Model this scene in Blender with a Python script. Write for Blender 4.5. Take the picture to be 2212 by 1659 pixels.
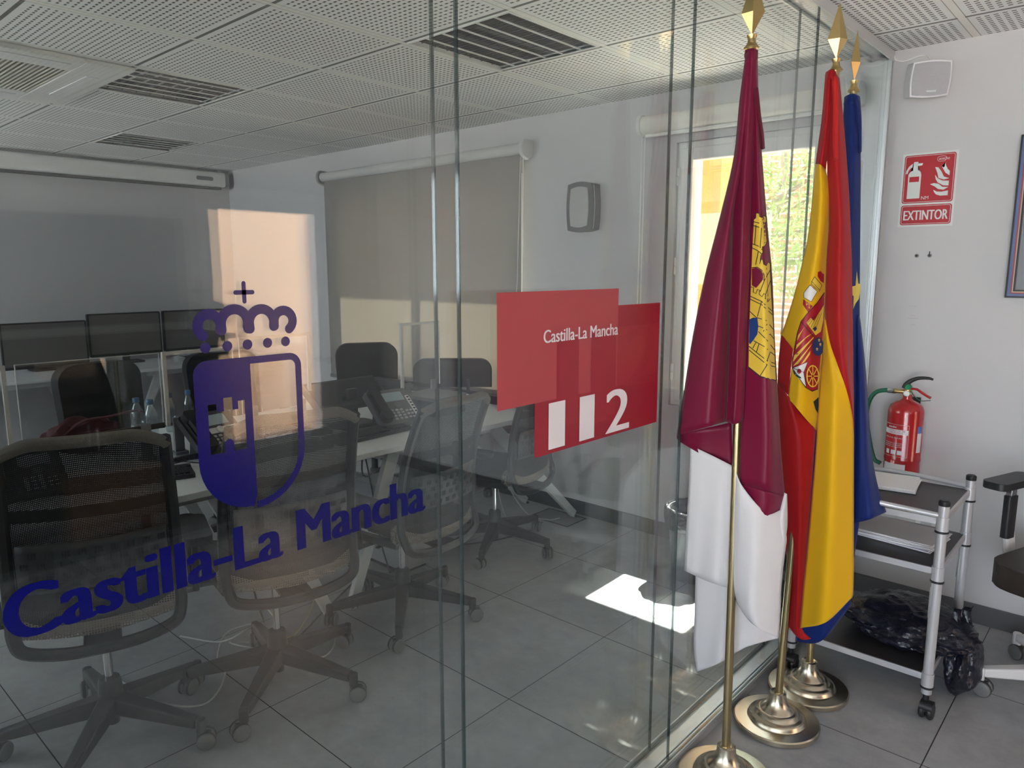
import bpy, bmesh, math, random
import numpy as np
from mathutils import Vector, Matrix, noise

for o in list(bpy.data.objects):
    bpy.data.objects.remove(o)
SC = bpy.context.scene
COL = SC.collection
PI = math.pi
R = math.radians
random.seed(7)

# ---------------------------------------------------------------- camera
YAW, PIT, CZ, FPX = 0.7295, -0.1573, 1.5358, 1570.175
F_ = Vector((-math.sin(YAW) * math.cos(PIT), math.cos(YAW) * math.cos(PIT), math.sin(PIT)))
R_ = Vector((math.cos(YAW), math.sin(YAW), 0))
U_ = R_.cross(F_)
CAM = Vector((0, 0, CZ))
cam_data = bpy.data.cameras.new('camera')
cam_data.sensor_width = 36
cam_data.sensor_fit = 'HORIZONTAL'
cam_data.lens = FPX * 36 / 2212
cam_data.clip_start = 0.05
cam = bpy.data.objects.new('camera', cam_data)
COL.objects.link(cam)
cam.matrix_world = Matrix.Translation(CAM) @ Matrix((R_, U_, -F_)).transposed().to_4x4()
SC.camera = cam

# ---------------------------------------------------------------- world, sun, exposure
SUN_E, SKY = 46.0, 4.3
world = bpy.data.worlds.new('sky')
SC.world = world
world.use_nodes = True
bg = world.node_tree.nodes['Background']
bg.inputs[0].default_value = (0.80, 0.90, 1.0, 1)
bg.inputs[1].default_value = SKY
sun_data = bpy.data.lights.new('sun', 'SUN')
sun_data.energy = SUN_E
sun_data.angle = R(0.6)
sun_data.color = (1.0, 0.95, 0.86)
sun = bpy.data.objects.new('sun', sun_data)
COL.objects.link(sun)
sun.rotation_euler = Vector((0.02, -0.56, -0.83)).to_track_quat('-Z', 'Y').to_euler()
sun.location = (0, 6, 8)


def portal(name, loc, direction, sx, sy):
    """guides the sky's light through one opening (it gives no light of its own)"""
    d = bpy.data.lights.new(name, 'AREA')
    d.shape = 'RECTANGLE'
    d.size, d.size_y = sx, sy
    d.cycles.is_portal = True
    o = bpy.data.objects.new(name, d)
    COL.objects.link(o)
    o.location = loc
    o.rotation_euler = Vector(direction).to_track_quat('-Z', 'Z').to_euler()
    return o


portal('portal_window_3', (1.03, -2.62, 1.25), (0, 1, 0), 2.8, 2.2)
portal('portal_window_added', (-5.4, -2.62, 1.81), (0, 1, 0), 2.8, 1.15)
portal('portal_window_2', (-1.62, 3.88, 1.5), (0, -1, 0), 0.8, 1.5)
portal('portal_window_1', (-4.1, 3.88, 1.5), (0, -1, 0), 2.1, 1.5)
portal('portal_door_1', (2.75, 2.66, 1.03), (-1, 0, 0), 1.0, 2.1)
SC.view_settings.view_transform = 'Standard'
SC.view_settings.look = 'None'
SC.view_settings.gamma = 1
SC.view_settings.use_curve_mapping = False
SC.view_settings.exposure = 1.15
SC.cycles.transparent_max_bounces = 40
SC.cycles.max_bounces = 12
SC.cycles.diffuse_bounces = 6
SC.cycles.glossy_bounces = 6
SC.cycles.sample_clamp_indirect = 8
SC.cycles.caustics_reflective = False
SC.cycles.caustics_refractive = False
SC.cycles.use_denoising = True


# ---------------------------------------------------------------- helpers
def ray(px, py):
    return F_ + R_ * ((px - 1106) / FPX) - U_ * ((py - 829.5) / FPX)


def at(px, py, axis, val):
    """the point of the real plane <axis>=<val> that the photograph shows at a pixel"""
    d = ray(px, py)
    return CAM + d * ((val - CAM[axis]) / d[axis])


MATS = {}


def mat(name, color=(.8, .8, .8), rough=.5, metal=0., spec=.5, sheen=0., coat=0., trans=None, bump=None):
    if name in MATS:
        return MATS[name]
    m = bpy.data.materials.new(name)
    m.use_nodes = True
    b = m.node_tree.nodes['Principled BSDF']
    b.inputs['Base Color'].default_value = (*color, 1)
    b.inputs['Roughness'].default_value = rough
    b.inputs['Metallic'].default_value = metal
    b.inputs['Specular IOR Level'].default_value = spec
    if sheen:
        b.inputs['Sheen Weight'].default_value = sheen
    if coat:
        b.inputs['Coat Weight'].default_value = coat
        b.inputs['Coat Roughness'].default_value = .05
    if bump:
        N = Nodes(m)
        no = N.add('ShaderNodeTexNoise')
        no.inputs['Scale'].default_value = bump[0]
        no.inputs['Detail'].default_value = 3
        g = N.add('ShaderNodeNewGeometry')
        N.link(g.outputs['Position'], no.inputs['Vector'])
        bp = N.add('ShaderNodeBump')
        bp.inputs['Strength'].default_value = bump[1]
        bp.inputs['Distance'].default_value = .01
        N.link(no.outputs[0], bp.inputs['Height'])
        N.link(bp.outputs[0], b.inputs['Normal'])
    MATS[name] = m
    return m


class Nodes:
    def __init__(self, m):
        self.m = m
        self.t = m.node_tree

    def add(self, kind, **kw):
        n = self.t.nodes.new(kind)
        for k, v in kw.items():
            setattr(n, k, v)
        return n

    def link(self, a, b):
        self.t.links.new(a, b)

    def math(self, op, a, b=None, c=None):
        n = self.add('ShaderNodeMath', operation=op)
        for i, x in enumerate((a, b, c)):
            if x is None:
                continue
            if isinstance(x, (int, float)):
                n.inputs[i].default_value = x
            else:
                self.link(x, n.inputs[i])
        return n.outputs[0]

    def mix(self, fac, a, b):
        n = self.add('ShaderNodeMix', data_type='RGBA')
        for i, x in ((0, fac), (6, a), (7, b)):
            if isinstance(x, tuple):
                n.inputs[i].default_value = (*x, 1)
            elif isinstance(x, (int, float)):
                n.inputs[i].default_value = x
            else:
                self.link(x, n.inputs[i])
        return n.outputs[2]

    def pos(self):
        g = self.add('ShaderNodeNewGeometry')
        s = self.add('ShaderNodeSeparateXYZ')
        self.link(g.outputs['Position'], s.inputs[0])
        return s.outputs[0], s.outputs[1], s.outputs[2], g

    def noise(self, vec, scale, detail=4, rough=.6):
        n = self.add('ShaderNodeTexNoise')
        n.inputs['Scale'].default_value = scale
        n.inputs['Detail'].default_value = detail
        n.inputs['Roughness'].default_value = rough
        self.link(vec, n.inputs['Vector'])
        return n.outputs[0]

    @property
    def bsdf(self):
        return self.t.nodes['Principled BSDF']

    @property
    def out(self):
        return self.t.nodes['Material Output']


def clear_glass(name, tint=(.93, .97, .955), base=.04, extra=0.0, haze=0.0):
    """a clear pane: a Fresnel mirror over tinted transparency"""
    m = bpy.data.materials.new(name)
    m.use_nodes = True
    N = Nodes(m)
    N.t.nodes.remove(N.bsdf)
    g = N.add('ShaderNodeNewGeometry')
    dp = N.add('ShaderNodeVectorMath', operation='DOT_PRODUCT')
    N.link(g.outputs['Incoming'], dp.inputs[0])
    N.link(g.outputs['Normal'], dp.inputs[1])
    c = N.math('ABSOLUTE', dp.outputs['Value'])
    k = N.math('POWER', N.math('SUBTRACT', 1.0, c), 5.0)
    fr = N.math('ADD', base + extra, N.math('MULTIPLY', k, .96))
    tr = N.add('ShaderNodeBsdfTransparent')
    tr.inputs[0].default_value = (*tint, 1)
    gl = N.add('ShaderNodeBsdfGlossy')
    gl.inputs['Roughness'].default_value = 0
    gl.inputs['Color'].default_value = (1, 1, 1, 1)
    mx = N.add('ShaderNodeMixShader')
    N.link(fr, mx.inputs[0])
    N.link(tr.outputs[0], mx.inputs[1])
    N.link(gl.outputs[0], mx.inputs[2])
    N.link(mx.outputs[0], N.out.inputs[0])
    MATS[name] = m
    return m


def holed(name, color, open_frac, pitch, rough=.6):
    """woven mesh cloth: small see-through holes on a grid in object space"""
    m = mat(name, color, rough)
    N = Nodes(m)
    tc = N.add('ShaderNodeTexCoord')
    s = N.add('ShaderNodeSeparateXYZ')
    N.link(tc.outputs['Object'], s.inputs[0])
    a = N.math('FRACT', N.math('MULTIPLY', N.math('ADD', s.outputs[0], 10), 1 / pitch))
    b = N.math('FRACT', N.math('MULTIPLY', N.math('ADD', N.math('ADD', s.outputs[2], N.math('MULTIPLY', s.outputs[1], .7)), 10), 1 / pitch))
    w = math.sqrt(open_frac)
    f = N.math('MULTIPLY', N.math('LESS_THAN', a, w), N.math('LESS_THAN', b, w))
    tr = N.add('ShaderNodeBsdfTransparent')
    mx = N.add('ShaderNodeMixShader')
    N.link(f, mx.inputs[0])
    N.link(N.bsdf.outputs[0], mx.inputs[1])
    N.link(tr.outputs[0], mx.inputs[2])
    N.link(mx.outputs[0], N.out.inputs[0])
    return m


def obj(name, bm, mats, parent=None, smooth=True, bevel=0, loc=None, solid=0, sub=0, seg=2, angle=38):
    me = bpy.data.meshes.new(name)
    if isinstance(bm, MB):
        bm = bm.bm
    bmesh.ops.recalc_face_normals(bm, faces=bm.faces) if bm.faces and not solid else None
    bm.to_mesh(me)
    bm.free()
    for m in (mats if isinstance(mats, (list, tuple)) else [mats]):
        me.materials.append(m)
    o = bpy.data.objects.new(name, me)
    COL.objects.link(o)
    if smooth:
        me.polygons.foreach_set('use_smooth', [True] * len(me.polygons))
        me.set_sharp_from_angle(angle=R(angle))
    if solid:
        md = o.modifiers.new('solidify', 'SOLIDIFY')
        md.thickness = solid
        md.offset = 0
    if bevel:
        md = o.modifiers.new('bevel', 'BEVEL')
        md.width = bevel
        md.segments = seg
        md.limit_method = 'ANGLE'
        md.angle_limit = R(40)
    if sub:
        md = o.modifiers.new('sub', 'SUBSURF')
        md.levels = md.render_levels = sub
    if loc is not None:
        o.location = loc
    if parent:
        o.parent = parent
    return o


def tag(o, label=None, cat=None, group=None, kind=None):
    if label:
        o['label'] = label
    if cat:
        o['category'] = cat
    if group:
        o['group'] = group
    if kind:
        o['kind'] = kind
    return o


def thing(name, label, cat, loc=(0, 0, 0), rz=0, group=None):
    o = bpy.data.objects.new(name, None)
    o.empty_display_size = .1
    COL.objects.link(o)
    o.location = loc
    o.rotation_euler = (0, 0, rz)
    return tag(o, label, cat, group)


def struct(name, bm, m, parent=None, **kw):
    o = obj(name, bm, m, parent, **kw)
    if parent is None:
        o['kind'] = 'structure'
    return o


def copy_tree(o, parent=None):
    c = o.copy()
    COL.objects.link(c)
    if parent:
        c.parent = parent
    for ch in list(o.children):
        copy_tree(ch, c)
    return c


class MB:
    """collects simple shapes into one mesh"""

    def __init__(self):
        self.bm = bmesh.new()
        self.mi = 0

    def _done(self, geom, M=None):
        vs = [g for g in geom if isinstance(g, bmesh.types.BMVert)]
        if M is not None:
            bmesh.ops.transform(self.bm, matrix=M, verts=vs)
        fs = {f for v in vs for f in v.link_faces}
        for f in fs:
            f.material_index = self.mi
        return vs

    def box(self, a, b, M=None):
        a, b = Vector(a), Vector(b)
        c, s = (a + b) / 2, b - a
        g = bmesh.ops.create_cube(self.bm, size=1)['verts']
        T = Matrix.Translation(c) @ Matrix.Diagonal((*s, 1))
        self._done(g, (M @ T) if M else T)
        return self

    def bar(self, p, q, w, h, up=(0, 0, 1), w2=None, h2=None):
        """a rectangular bar from p to q, tapering to w2 x h2"""
        p, q = Vector(p), Vector(q)
        d = (q - p).normalized()
        s = d.cross(Vector(up))
        if s.length < 1e-4:
            s = d.cross(Vector((1, 0, 0)))
        s.normalize()
        u = s.cross(d)
        w2 = w if w2 is None else w2
        h2 = h if h2 is None else h2
        v = []
        for c, a, b in ((p, w, h), (q, w2, h2)):
            for i, j in ((-1, -1), (1, -1), (1, 1), (-1, 1)):
                v.append(self.bm.verts.new(c + s * i * a / 2 + u * j * b / 2))
        for f in ((0, 1, 2, 3), (7, 6, 5, 4), (0, 4, 5, 1), (1, 5, 6, 2), (2, 6, 7, 3), (3, 7, 4, 0)):
            self.bm.faces.new([v[i] for i in f])
        self._done(v)
        return self

    def cyl(self, p, q, r, r2=None, n=20, caps=True):
        p, q = Vector(p), Vector(q)
        d = q - p
        r2 = r if r2 is None else r2
        g = bmesh.ops.create_cone(self.bm, cap_ends=caps, segments=n, radius1=r, radius2=r2, depth=d.length)['verts']
        M = Matrix.Translation((p + q) / 2) @ d.to_track_quat('Z', 'Y').to_matrix().to_4x4()
        self._done(g, M)
        return self

    def lathe(self, prof, n=32, M=None):
        rings = []
        for r, z in prof:
            if r < 1e-5:
                rings.append([self.bm.verts.new((0, 0, z))])
            else:
                rings.append([self.bm.verts.new((r * math.cos(2 * PI * i / n), r * math.sin(2 * PI * i / n), z)) for i in range(n)])
        for a, b in zip(rings, rings[1:]):
            for i in range(n):
                j = (i + 1) % n
                f = [a[i % len(a)], a[j % len(a)], b[j % len(b)], b[i % len(b)]]
                f = list(dict.fromkeys(f))
                if len(f) > 2:
                    self.bm.faces.new(f)
        self._done([v for r in rings for v in r], M)
        return self

    def tube(self, pts, r, n=8, closed=False, radii=None):
        pts = [Vector(p) for p in pts]
        k = len(pts)
        rings = []
        up = Vector((0, 0, 1))
        prev = None
        for i, p in enumerate(pts):
            if closed:
                d = pts[(i + 1) % k] - pts[i - 1]
            else:
                d = pts[min(i + 1, k - 1)] - pts[max(i - 1, 0)]
            d.normalize()
            s = d.cross(prev if prev else up)
            if s.length < 1e-3:
                s = d.cross(Vector((1, 0, 0)))
            s.normalize()
            u = s.cross(d)
            prev = u
            rr = radii[i] if radii else r
            rings.append([self.bm.verts.new(p + (s * math.cos(2 * PI * a / n) + u * math.sin(2 * PI * a / n)) * rr) for a in range(n)])
        m = k if closed else k - 1
        for i in range(m):
            a, b = rings[i], rings[(i + 1) % k]
            for j in range(n):
                self.bm.faces.new((a[j], a[(j + 1) % n], b[(j + 1) % n], b[j]))
        if not closed:
            self.bm.faces.new(rings[0][::-1])
            self.bm.faces.new(rings[-1])
        self._done([v for r_ in rings for v in r_])
        return self

    def sweep(self, pts, w, h, up=(0, 0, 1), closed=False):
        """a rounded-rectangle section swept along pts; w across, h along up"""
        pts = [Vector(p) for p in pts]
        k = len(pts)
        sec = []
        c = min(w, h) * .3
        for sx, sy in ((1, 1), (-1, 1), (-1, -1), (1, -1)):
            for t in ((0, 1), (1, 0)) if sx * sy < 0 else ((1, 0), (0, 1)):
                sec.append((sx * (w / 2 - (c if t[1] else 0)), sy * (h / 2 - (c if t[0] else 0))))
        rings = []
        for i, p in enumerate(pts):
            d = (pts[(i + 1) % k] - pts[i - 1]) if closed else (pts[min(i + 1, k - 1)] - pts[max(i - 1, 0)])
            d.normalize()
            s = d.cross(Vector(up))
            if s.length < 1e-3:
                s = d.cross(Vector((1, 0, 0)))
            s.normalize()
            u = s.cross(d)
            rings.append([self.bm.verts.new(p + s * a + u * b) for a, b in sec])
        n = len(sec)
        for i in range(k if closed else k - 1):
            a, b = rings[i], rings[(i + 1) % k]
            for j in range(n):
                self.bm.faces.new((a[j], a[(j + 1) % n], b[(j + 1) % n], b[j]))
        if not closed:
            self.bm.faces.new(rings[0][::-1])
            self.bm.faces.new(rings[-1])
        self._done([v for r_ in rings for v in r_])
        return self

    def grid(self, G):
        """G[i][j] -> points; one quad sheet"""
        V = [[self.bm.verts.new(p) for p in row] for row in G]
        for a, b in zip(V, V[1:]):
            for j in range(len(a) - 1):
                f = self.bm.faces.new((a[j], a[j + 1], b[j + 1], b[j]))
                f.material_index = self.mi
        return V

    def prism(self, poly, fn, depth_vec):
        """polygon [(u,v)] mapped by fn to 3D, extruded by depth_vec"""
        d = Vector(depth_vec)
        a = [self.bm.verts.new(fn(u, v)) for u, v in poly]
        b = [self.bm.verts.new(fn(u, v) + d) for u, v in poly]
        f1 = self.bm.faces.new(a)
        f2 = self.bm.faces.new(b[::-1])
        n = len(a)
        for i in range(n):
            self.bm.faces.new((a[i], b[i], b[(i + 1) % n], a[(i + 1) % n]))
        bmesh.ops.triangulate(self.bm, faces=[f1, f2])
        for v in a + b:
            for f in v.link_faces:
                f.material_index = self.mi
        return self

    def rbox(self, a, b, r, axis=2, n=5):
        """box with corners rounded around <axis>"""
        a, b = Vector(a), Vector(b)
        i, j = [k for k in range(3) if k != axis]
        pts = []
        for (cx, cy, t0) in ((b[i] - r, b[j] - r, 0), (a[i] + r, b[j] - r, 90), (a[i] + r, a[j] + r, 180), (b[i] - r, a[j] + r, 270)):
            for k in range(n + 1):
                t = R(t0 + 90 * k / n)
                pts.append((cx + r * math.cos(t), cy + r * math.sin(t)))

        def fn(u, v):
            p = Vector((0, 0, 0))
            p[i], p[j], p[axis] = u, v, a[axis]
            return p
        d = Vector((0, 0, 0))
        d[axis] = b[axis] - a[axis]
        return self.prism(pts, fn, d)


def text_bm(s, size, bold=0.0, shear=0.0, width=1.0, extrude=0.0, spacing=1.0):
    """lettering as a flat mesh in local x/y, lower left at the origin -> (bmesh, width, height)"""
    cu = bpy.data.curves.new('lettering', 'FONT')
    cu.body = s
    cu.size = size
    cu.offset = bold
    cu.shear = shear
    cu.space_character = spacing
    cu.extrude = extrude
    cu.resolution_u = 6
    o = bpy.data.objects.new('lettering', cu)
    COL.objects.link(o)
    dg = bpy.context.evaluated_depsgraph_get()
    me = bpy.data.meshes.new_from_object(o.evaluated_get(dg))
    bm = bmesh.new()
    bm.from_mesh(me)
    bpy.data.objects.remove(o)
    bpy.data.meshes.remove(me)
    xs = [v.co.x for v in bm.verts]
    ys = [v.co.y for v in bm.verts]
    x0, x1, y0, y1 = min(xs), max(xs), min(ys), max(ys)
    for v in bm.verts:
        v.co.x = (v.co.x - x0) * width
        v.co.y -= y0
    return bm, (x1 - x0) * width, y1 - y0


def place_text(s, fn, u0, v0, w, h, depth=(0, 0, 0), bold=.0, shear=0., spacing=1.0):
    """lettering stretched to the box u0..u0+w, v0..v0+h and mapped to 3D by fn(u, v); bold lettering is laid in
    thin layers, each shifted a little sideways"""
    out = bmesh.new()
    shifts = (0,) if bold <= 0 else (-1, 1, -.5, .5, 0)
    for k, sft in enumerate(shifts):
        bm, tw, th = text_bm(s, 1.0, 0, shear, spacing=spacing)
        b = bold * h
        n = (fn(u0 + w, v0) - fn(u0, v0)).cross(fn(u0, v0 + h) - fn(u0, v0)).normalized() * (.00008 * k if bold > 0 else 0)
        for v in bm.verts:
            v.co = fn(u0 + b + v.co.x / tw * (w - 2 * b) + sft * b, v0 + v.co.y / th * h) + Vector(depth) + n
        merge(out, bm)
    return out


def merge(dst, src, mi=0):
    me = bpy.data.meshes.new('tmp')
    src.to_mesh(me)
    src.free()
    n0 = len(dst.faces)
    dst.from_mesh(me)
    bpy.data.meshes.remove(me)
    dst.faces.ensure_lookup_table()
    for f in dst.faces[n0:]:
        f.material_index = mi


def rounded(pts, r=.01, n=4):
    """polyline corners softened"""
    out = [Vector(pts[0])]
    for a, b, c in zip(pts, pts[1:], pts[2:]):
        a, b, c = Vector(a), Vector(b), Vector(c)
        ra = min(r, (a - b).length * .45, (c - b).length * .45)
        p, q = b + (a - b).normalized() * ra, b + (c - b).normalized() * ra
        for k in range(n + 1):
            t = k / n
            out.append(p * (1 - t) ** 2 + b * 2 * t * (1 - t) + q * t * t)
    out.append(Vector(pts[-1]))
    return out


def spline(pts, n=8):
    """Catmull-Rom through pts"""
    P = [np.array(p, float) for p in pts]
    P = [2 * P[0] - P[1]] + P + [2 * P[-1] - P[-2]]
    out = []
    for i in range(1, len(P) - 2):
        a, b, c, d = P[i - 1:i + 3]
        for k in range(n):
            t = k / n
            out.append(.5 * ((2 * b) + (c - a) * t + (2 * a - 5 * b + 4 * c - d) * t * t + (3 * b - a - 3 * c + d) * t ** 3))
    out.append(P[-2])
    return out
# ================================================================ the room
H, YB, XL, XR, YF = 2.465, 3.59, -6.9, 2.6, -2.5
GX, GX2 = -1.0, -1.065          # the two skins of the glass partition
M_white = mat('white_paint', (.80, .80, .805), .7, spec=.3)
M_wall = mat('wall_paint', (.585, .57, .58), .75, spec=.25)
M_trimw = mat('white_lacquer', (.82, .81, .79), .35)
M_alu = mat('anodised_aluminium', (.62, .64, .65), .35, .75)
M_dark = mat('dark_gap', (.03, .032, .035), .6)
M_black = mat('black_plastic', (.018, .018, .02), .42)
M_chrome = mat('chrome', (.8, .8, .8), .12, 1)
M_grey = mat('grey_plastic', (.2, .2, .21), .45)
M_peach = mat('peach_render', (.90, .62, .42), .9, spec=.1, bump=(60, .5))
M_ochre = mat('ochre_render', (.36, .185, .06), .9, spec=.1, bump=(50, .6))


def floor_material():
    m = mat('grey_floor_tile', (.13, .135, .145), .38)
    N = Nodes(m)
    x, y, z, g = N.pos()
    mask = None
    for c, off in ((x, -1.6185), (y, 1.7936)):
        t = N.math('FRACT', N.math('ADD', N.math('MULTIPLY', N.math('SUBTRACT', c, off), 1 / .6), 100.5))
        d = N.math('ABSOLUTE', N.math('SUBTRACT', t, .5))
        ln = N.math('LESS_THAN', d, .0030)
        mask = ln if mask is None else N.math('MAXIMUM', mask, ln)
    n1 = N.noise(g.outputs['Position'], 2.2, 6, .65)
    n2 = N.noise(g.outputs['Position'], 14, 6, .7)
    f = N.math('ADD', N.math('MULTIPLY', n1, .65), N.math('MULTIPLY', n2, .35))
    rp = N.add('ShaderNodeMapRange')
    N.link(f, rp.inputs[0])
    rp.inputs[1].default_value, rp.inputs[2].default_value = .36, .64
    c1 = N.mix(rp.outputs[0], (.27, .278, .295), (.43, .44, .455))
    c2 = N.mix(mask, c1, (.03, .03, .032))
    N.link(c2, N.bsdf.inputs['Base Color'])
    rr = N.add('ShaderNodeMapRange')
    N.link(n2, rr.inputs[0])
    rr.inputs[3].default_value, rr.inputs[4].default_value = .30, .46
    N.link(rr.outputs[0], N.bsdf.inputs['Roughness'])
    return m


def ceiling_material():
    m = mat('perforated_ceiling_tile', (.93, .93, .92), .75, spec=.2)
    N = Nodes(m)
    x, y, z, g = N.pos()
    tx = N.math('FRACT', N.math('ADD', N.math('MULTIPLY', N.math('SUBTRACT', x, -2.4812), 1 / .6), 100))
    ty = N.math('FRACT', N.math('ADD', N.math('MULTIPLY', N.math('SUBTRACT', y, 2.0901), 1 / .6), 100))

    def inside(t, lo, hi):
        return N.math('MULTIPLY', N.math('GREATER_THAN', t, lo), N.math('LESS_THAN', t, hi))
    # perforations: 20 x 21 slots in the field of every tile
    field = N.math('MULTIPLY', inside(tx, .055, .945), inside(ty, .045, .955))
    hx = N.math('FRACT', N.math('MULTIPLY', N.math('SUBTRACT', tx, .055), 19 / .89))
    hy = N.math('FRACT', N.math('MULTIPLY', N.math('SUBTRACT', ty, .045), 22 / .91))
    slot = N.math('MULTIPLY', inside(hx, .24, .78), inside(hy, .33, .68))
    hole = N.math('MULTIPLY', field, slot)
    # the tile grid: pale bars one way, a dark reveal the other way
    dx = N.math('ABSOLUTE', N.math('SUBTRACT', N.math('FRACT', N.math('ADD', tx, .5)), .5))
    dy = N.math('ABSOLUTE', N.math('SUBTRACT', N.math('FRACT', N.math('ADD', ty, .5)), .5))
    bar = N.math('LESS_THAN', dx, .022)
    edge = inside(dx, .022, .028)
    rev = N.math('MULTIPLY', N.math('LESS_THAN', dy, .013), N.math('GREATER_THAN', dx, .020))
    c = N.mix(hole, (.93, .93, .92), (.12, .12, .12))
    c = N.mix(bar, c, (.95, .93, .88))
    c = N.mix(edge, c, (.50, .49, .46))
    c = N.mix(rev, c, (.24, .235, .23))
    N.link(c, N.bsdf.inputs['Base Color'])
    return m


M_floor, M_ceil = floor_material(), ceiling_material()
struct('floor', MB().box((XL - .3, YF - .3, -.2), (XR + .3, YB + .3, 0)), M_floor, smooth=False)

# ceiling, open where the luminaires and the cassette sit
CX, CY = -2.4812, 2.0901
LIGHTS = [(0, 0), (-2 - .0, -1 + 0), (-5, 0)]
LIGHT_RECTS = []
for (i, j) in ((0, 0), (-3, -1), (-6, 0)):
    LIGHT_RECTS.append((CX + .6 * i, CY + .6 * j, CX + .6 * i + .6, CY + .6 * j + .6))
AC_RECT = (CX - 1.8 - .62, CY - 1.2 - .32, CX - 1.2, CY - .6 + .0)
holes = [(a + .025, b + .025, c - .025, d - .025) for a, b, c, d in LIGHT_RECTS]
xs = sorted({XL - .3, XR + .3, *[h[0] for h in holes], *[h[2] for h in holes]})
ys = sorted({YF - .3, YB + .3, *[h[1] for h in holes], *[h[3] for h in holes]})
mb = MB()
for a, b in zip(xs, xs[1:]):
    for c, d in zip(ys, ys[1:]):
        if not any(h[0] <= (a + b) / 2 <= h[2] and h[1] <= (c + d) / 2 <= h[3] for h in holes):
            v = [mb.bm.verts.new(p) for p in ((a, c, H), (b, c, H), (b, d, H), (a, d, H))]
            mb.bm.faces.new(v)
bmesh.ops.remove_doubles(mb.bm, verts=mb.bm.verts, dist=1e-5)
ext = bmesh.ops.extrude_face_region(mb.bm, geom=mb.bm.faces[:])
bmesh.ops.translate(mb.bm, verts=[v for v in ext['geom'] if isinstance(v, bmesh.types.BMVert)], vec=(0, 0, .015))
struct('ceiling', mb, M_ceil, smooth=False)
struct('roof', MB().box((XL - .3, YF - .3, H + .16), (XR + .3, YB + .3, H + .35)), M_white, smooth=False)
struct('trim_eave', MB().box((XL - .3, YB + .3, H + .08), (XR + .3, YB + .78, H + .28)), M_white, smooth=False)


def wall_with_openings(fixed_axis, lo, hi, u0, u1, z1, openings):
    """boxes around openings [(ua, ub, za, zb)] in a wall of constant x or y"""
    mb = MB()

    def bx(a, b, c, d):
        if b - a < 1e-4 or d - c < 1e-4:
            return
        if fixed_axis == 1:
            mb.box((a, lo, c), (b, hi, d))
        else:
            mb.box((lo, a, c), (hi, b, d))
    cur = u0
    for ua, ub, za, zb in sorted(openings):
        bx(cur, ua, 0, z1)
        bx(ua, ub, 0, za)
        bx(ua, ub, zb, z1)
        cur = ub
    bx(cur, u1, 0, z1)
    return mb


W1 = (-5.1, -3.12, .80, 2.14)
W2 = (-2.03, -1.20, .78, 2.20)
D1 = (2.17, 3.16, .0, 2.06)
W3 = (-.35, 2.40, .15, 2.34)
W4 = (-6.8, -4.0, 1.25, 2.38)  # unseen opening, added and placed to brighten the office
struct('wall_back', wall_with_openings(1, YB, YB + .3, XL - .3, XR + .3, H + .16, [W1, W2]), M_wall, smooth=False)
struct('wall_left', MB().box((XL - .3, YF, 0), (XL, YB, H + .16)), M_wall, smooth=False)
struct('wall_right', wall_with_openings(0, XR, XR + .3, YF, YB, H + .16, [D1]), M_wall, smooth=False)
struct('wall_front', wall_with_openings(1, YF - .3, YF, XL - .3, XR + .3, H + .16, [W3, W4]), M_wall, smooth=False)

struct('wall_light_blocker', MB().box((-1.083, YF, 0), (-.984, .085, H - .002)), M_wall, smooth=False)  # unseen solid stretch, added to keep daylight off the near office floor
M_base = mat('grey_baseboard_tile', (.115, .115, .122), .45)
struct('baseboard_back', MB().box((XL, YB - .012, 0), (-1.09, YB, .085)).box((-.985, YB - .012, 0), (XR, YB, .085)), M_base, smooth=False)
struct('baseboard_left', MB().box((XL, YF, 0), (XL + .012, YB - .012, .085)), M_base, smooth=False)
struct('baseboard_right', MB().box((XR - .012, YF, 0), (XR, D1[0] - .06, .085)), M_base, smooth=False)

# ---------------------------------------------------------------- windows
M_pane = clear_glass('window_glass', (.96, .98, .97), .04)


def casement(name, x0, x1, z0, z1, label=None):
    w = struct(name, MB().box((x0, YB + .02, z0), (x0 + .05, YB + .09, z1)).box((x1 - .05, YB + .02, z0), (x1, YB + .09, z1))
               .box((x0 + .05, YB + .02, z1 - .05), (x1 - .05, YB + .09, z1)).box((x0 + .05, YB + .02, z0), (x1 - .05, YB + .09, z0 + .05)), M_trimw, bevel=.004)
    return w


# window 2: one hinged sash, its glass showing the brick wall and the shrub outside
w2 = casement('window_2', W2[0], W2[1], W2[2], W2[3])
s0, s1, t0, t1 = W2[0] + .035, W2[1] - .035, W2[2] + .03, W2[3] - .035
sash = MB()
for a, b in (((s0, t0), (s0 + .065, t1)), ((s1 - .065, t0), (s1, t1)), ((s0 + .065, t1 - .065), (s1 - .065, t1)), ((s0 + .065, t0), (s1 - .065, t0 + .065))):
    sash.box((a[0], YB - .008, a[1]), (b[0], YB + .05, b[1]))
obj('sash_frame', sash, M_trimw, w2, bevel=.006)
obj('glass_pane', MB().box((s0 + .06, YB + .028, t0 + .06), (s1 - .06, YB + .030, t1 - .06)), M_pane, w2, smooth=False)
for hz in (2.02, 1.55, .97):
    h = MB().cyl((s0 - .012, YB - .012, hz - .045), (s0 - .012, YB - .012, hz - .002), .008, n=12).cyl((s0 - .012, YB - .012, hz + .002), (s0 - .012, YB - .012, hz + .045), .008, n=12)
    obj('hinge', h, M_trimw, w2)
w1 = casement('window_1', W1[0], W1[1], W1[2], W1[3])
xm = (W1[0] + W1[1]) / 2
obj('mullion', MB().box((xm - .05, YB + .02, W1[2] + .05), (xm + .05, YB + .09, W1[3] - .05)), M_trimw, w1, bevel=.004)
obj('glass_pane', MB().box((W1[0] + .05, YB + .05, W1[2] + .05), (xm - .05, YB + .052, W1[3] - .05)), M_pane, w1, smooth=False)
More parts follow.
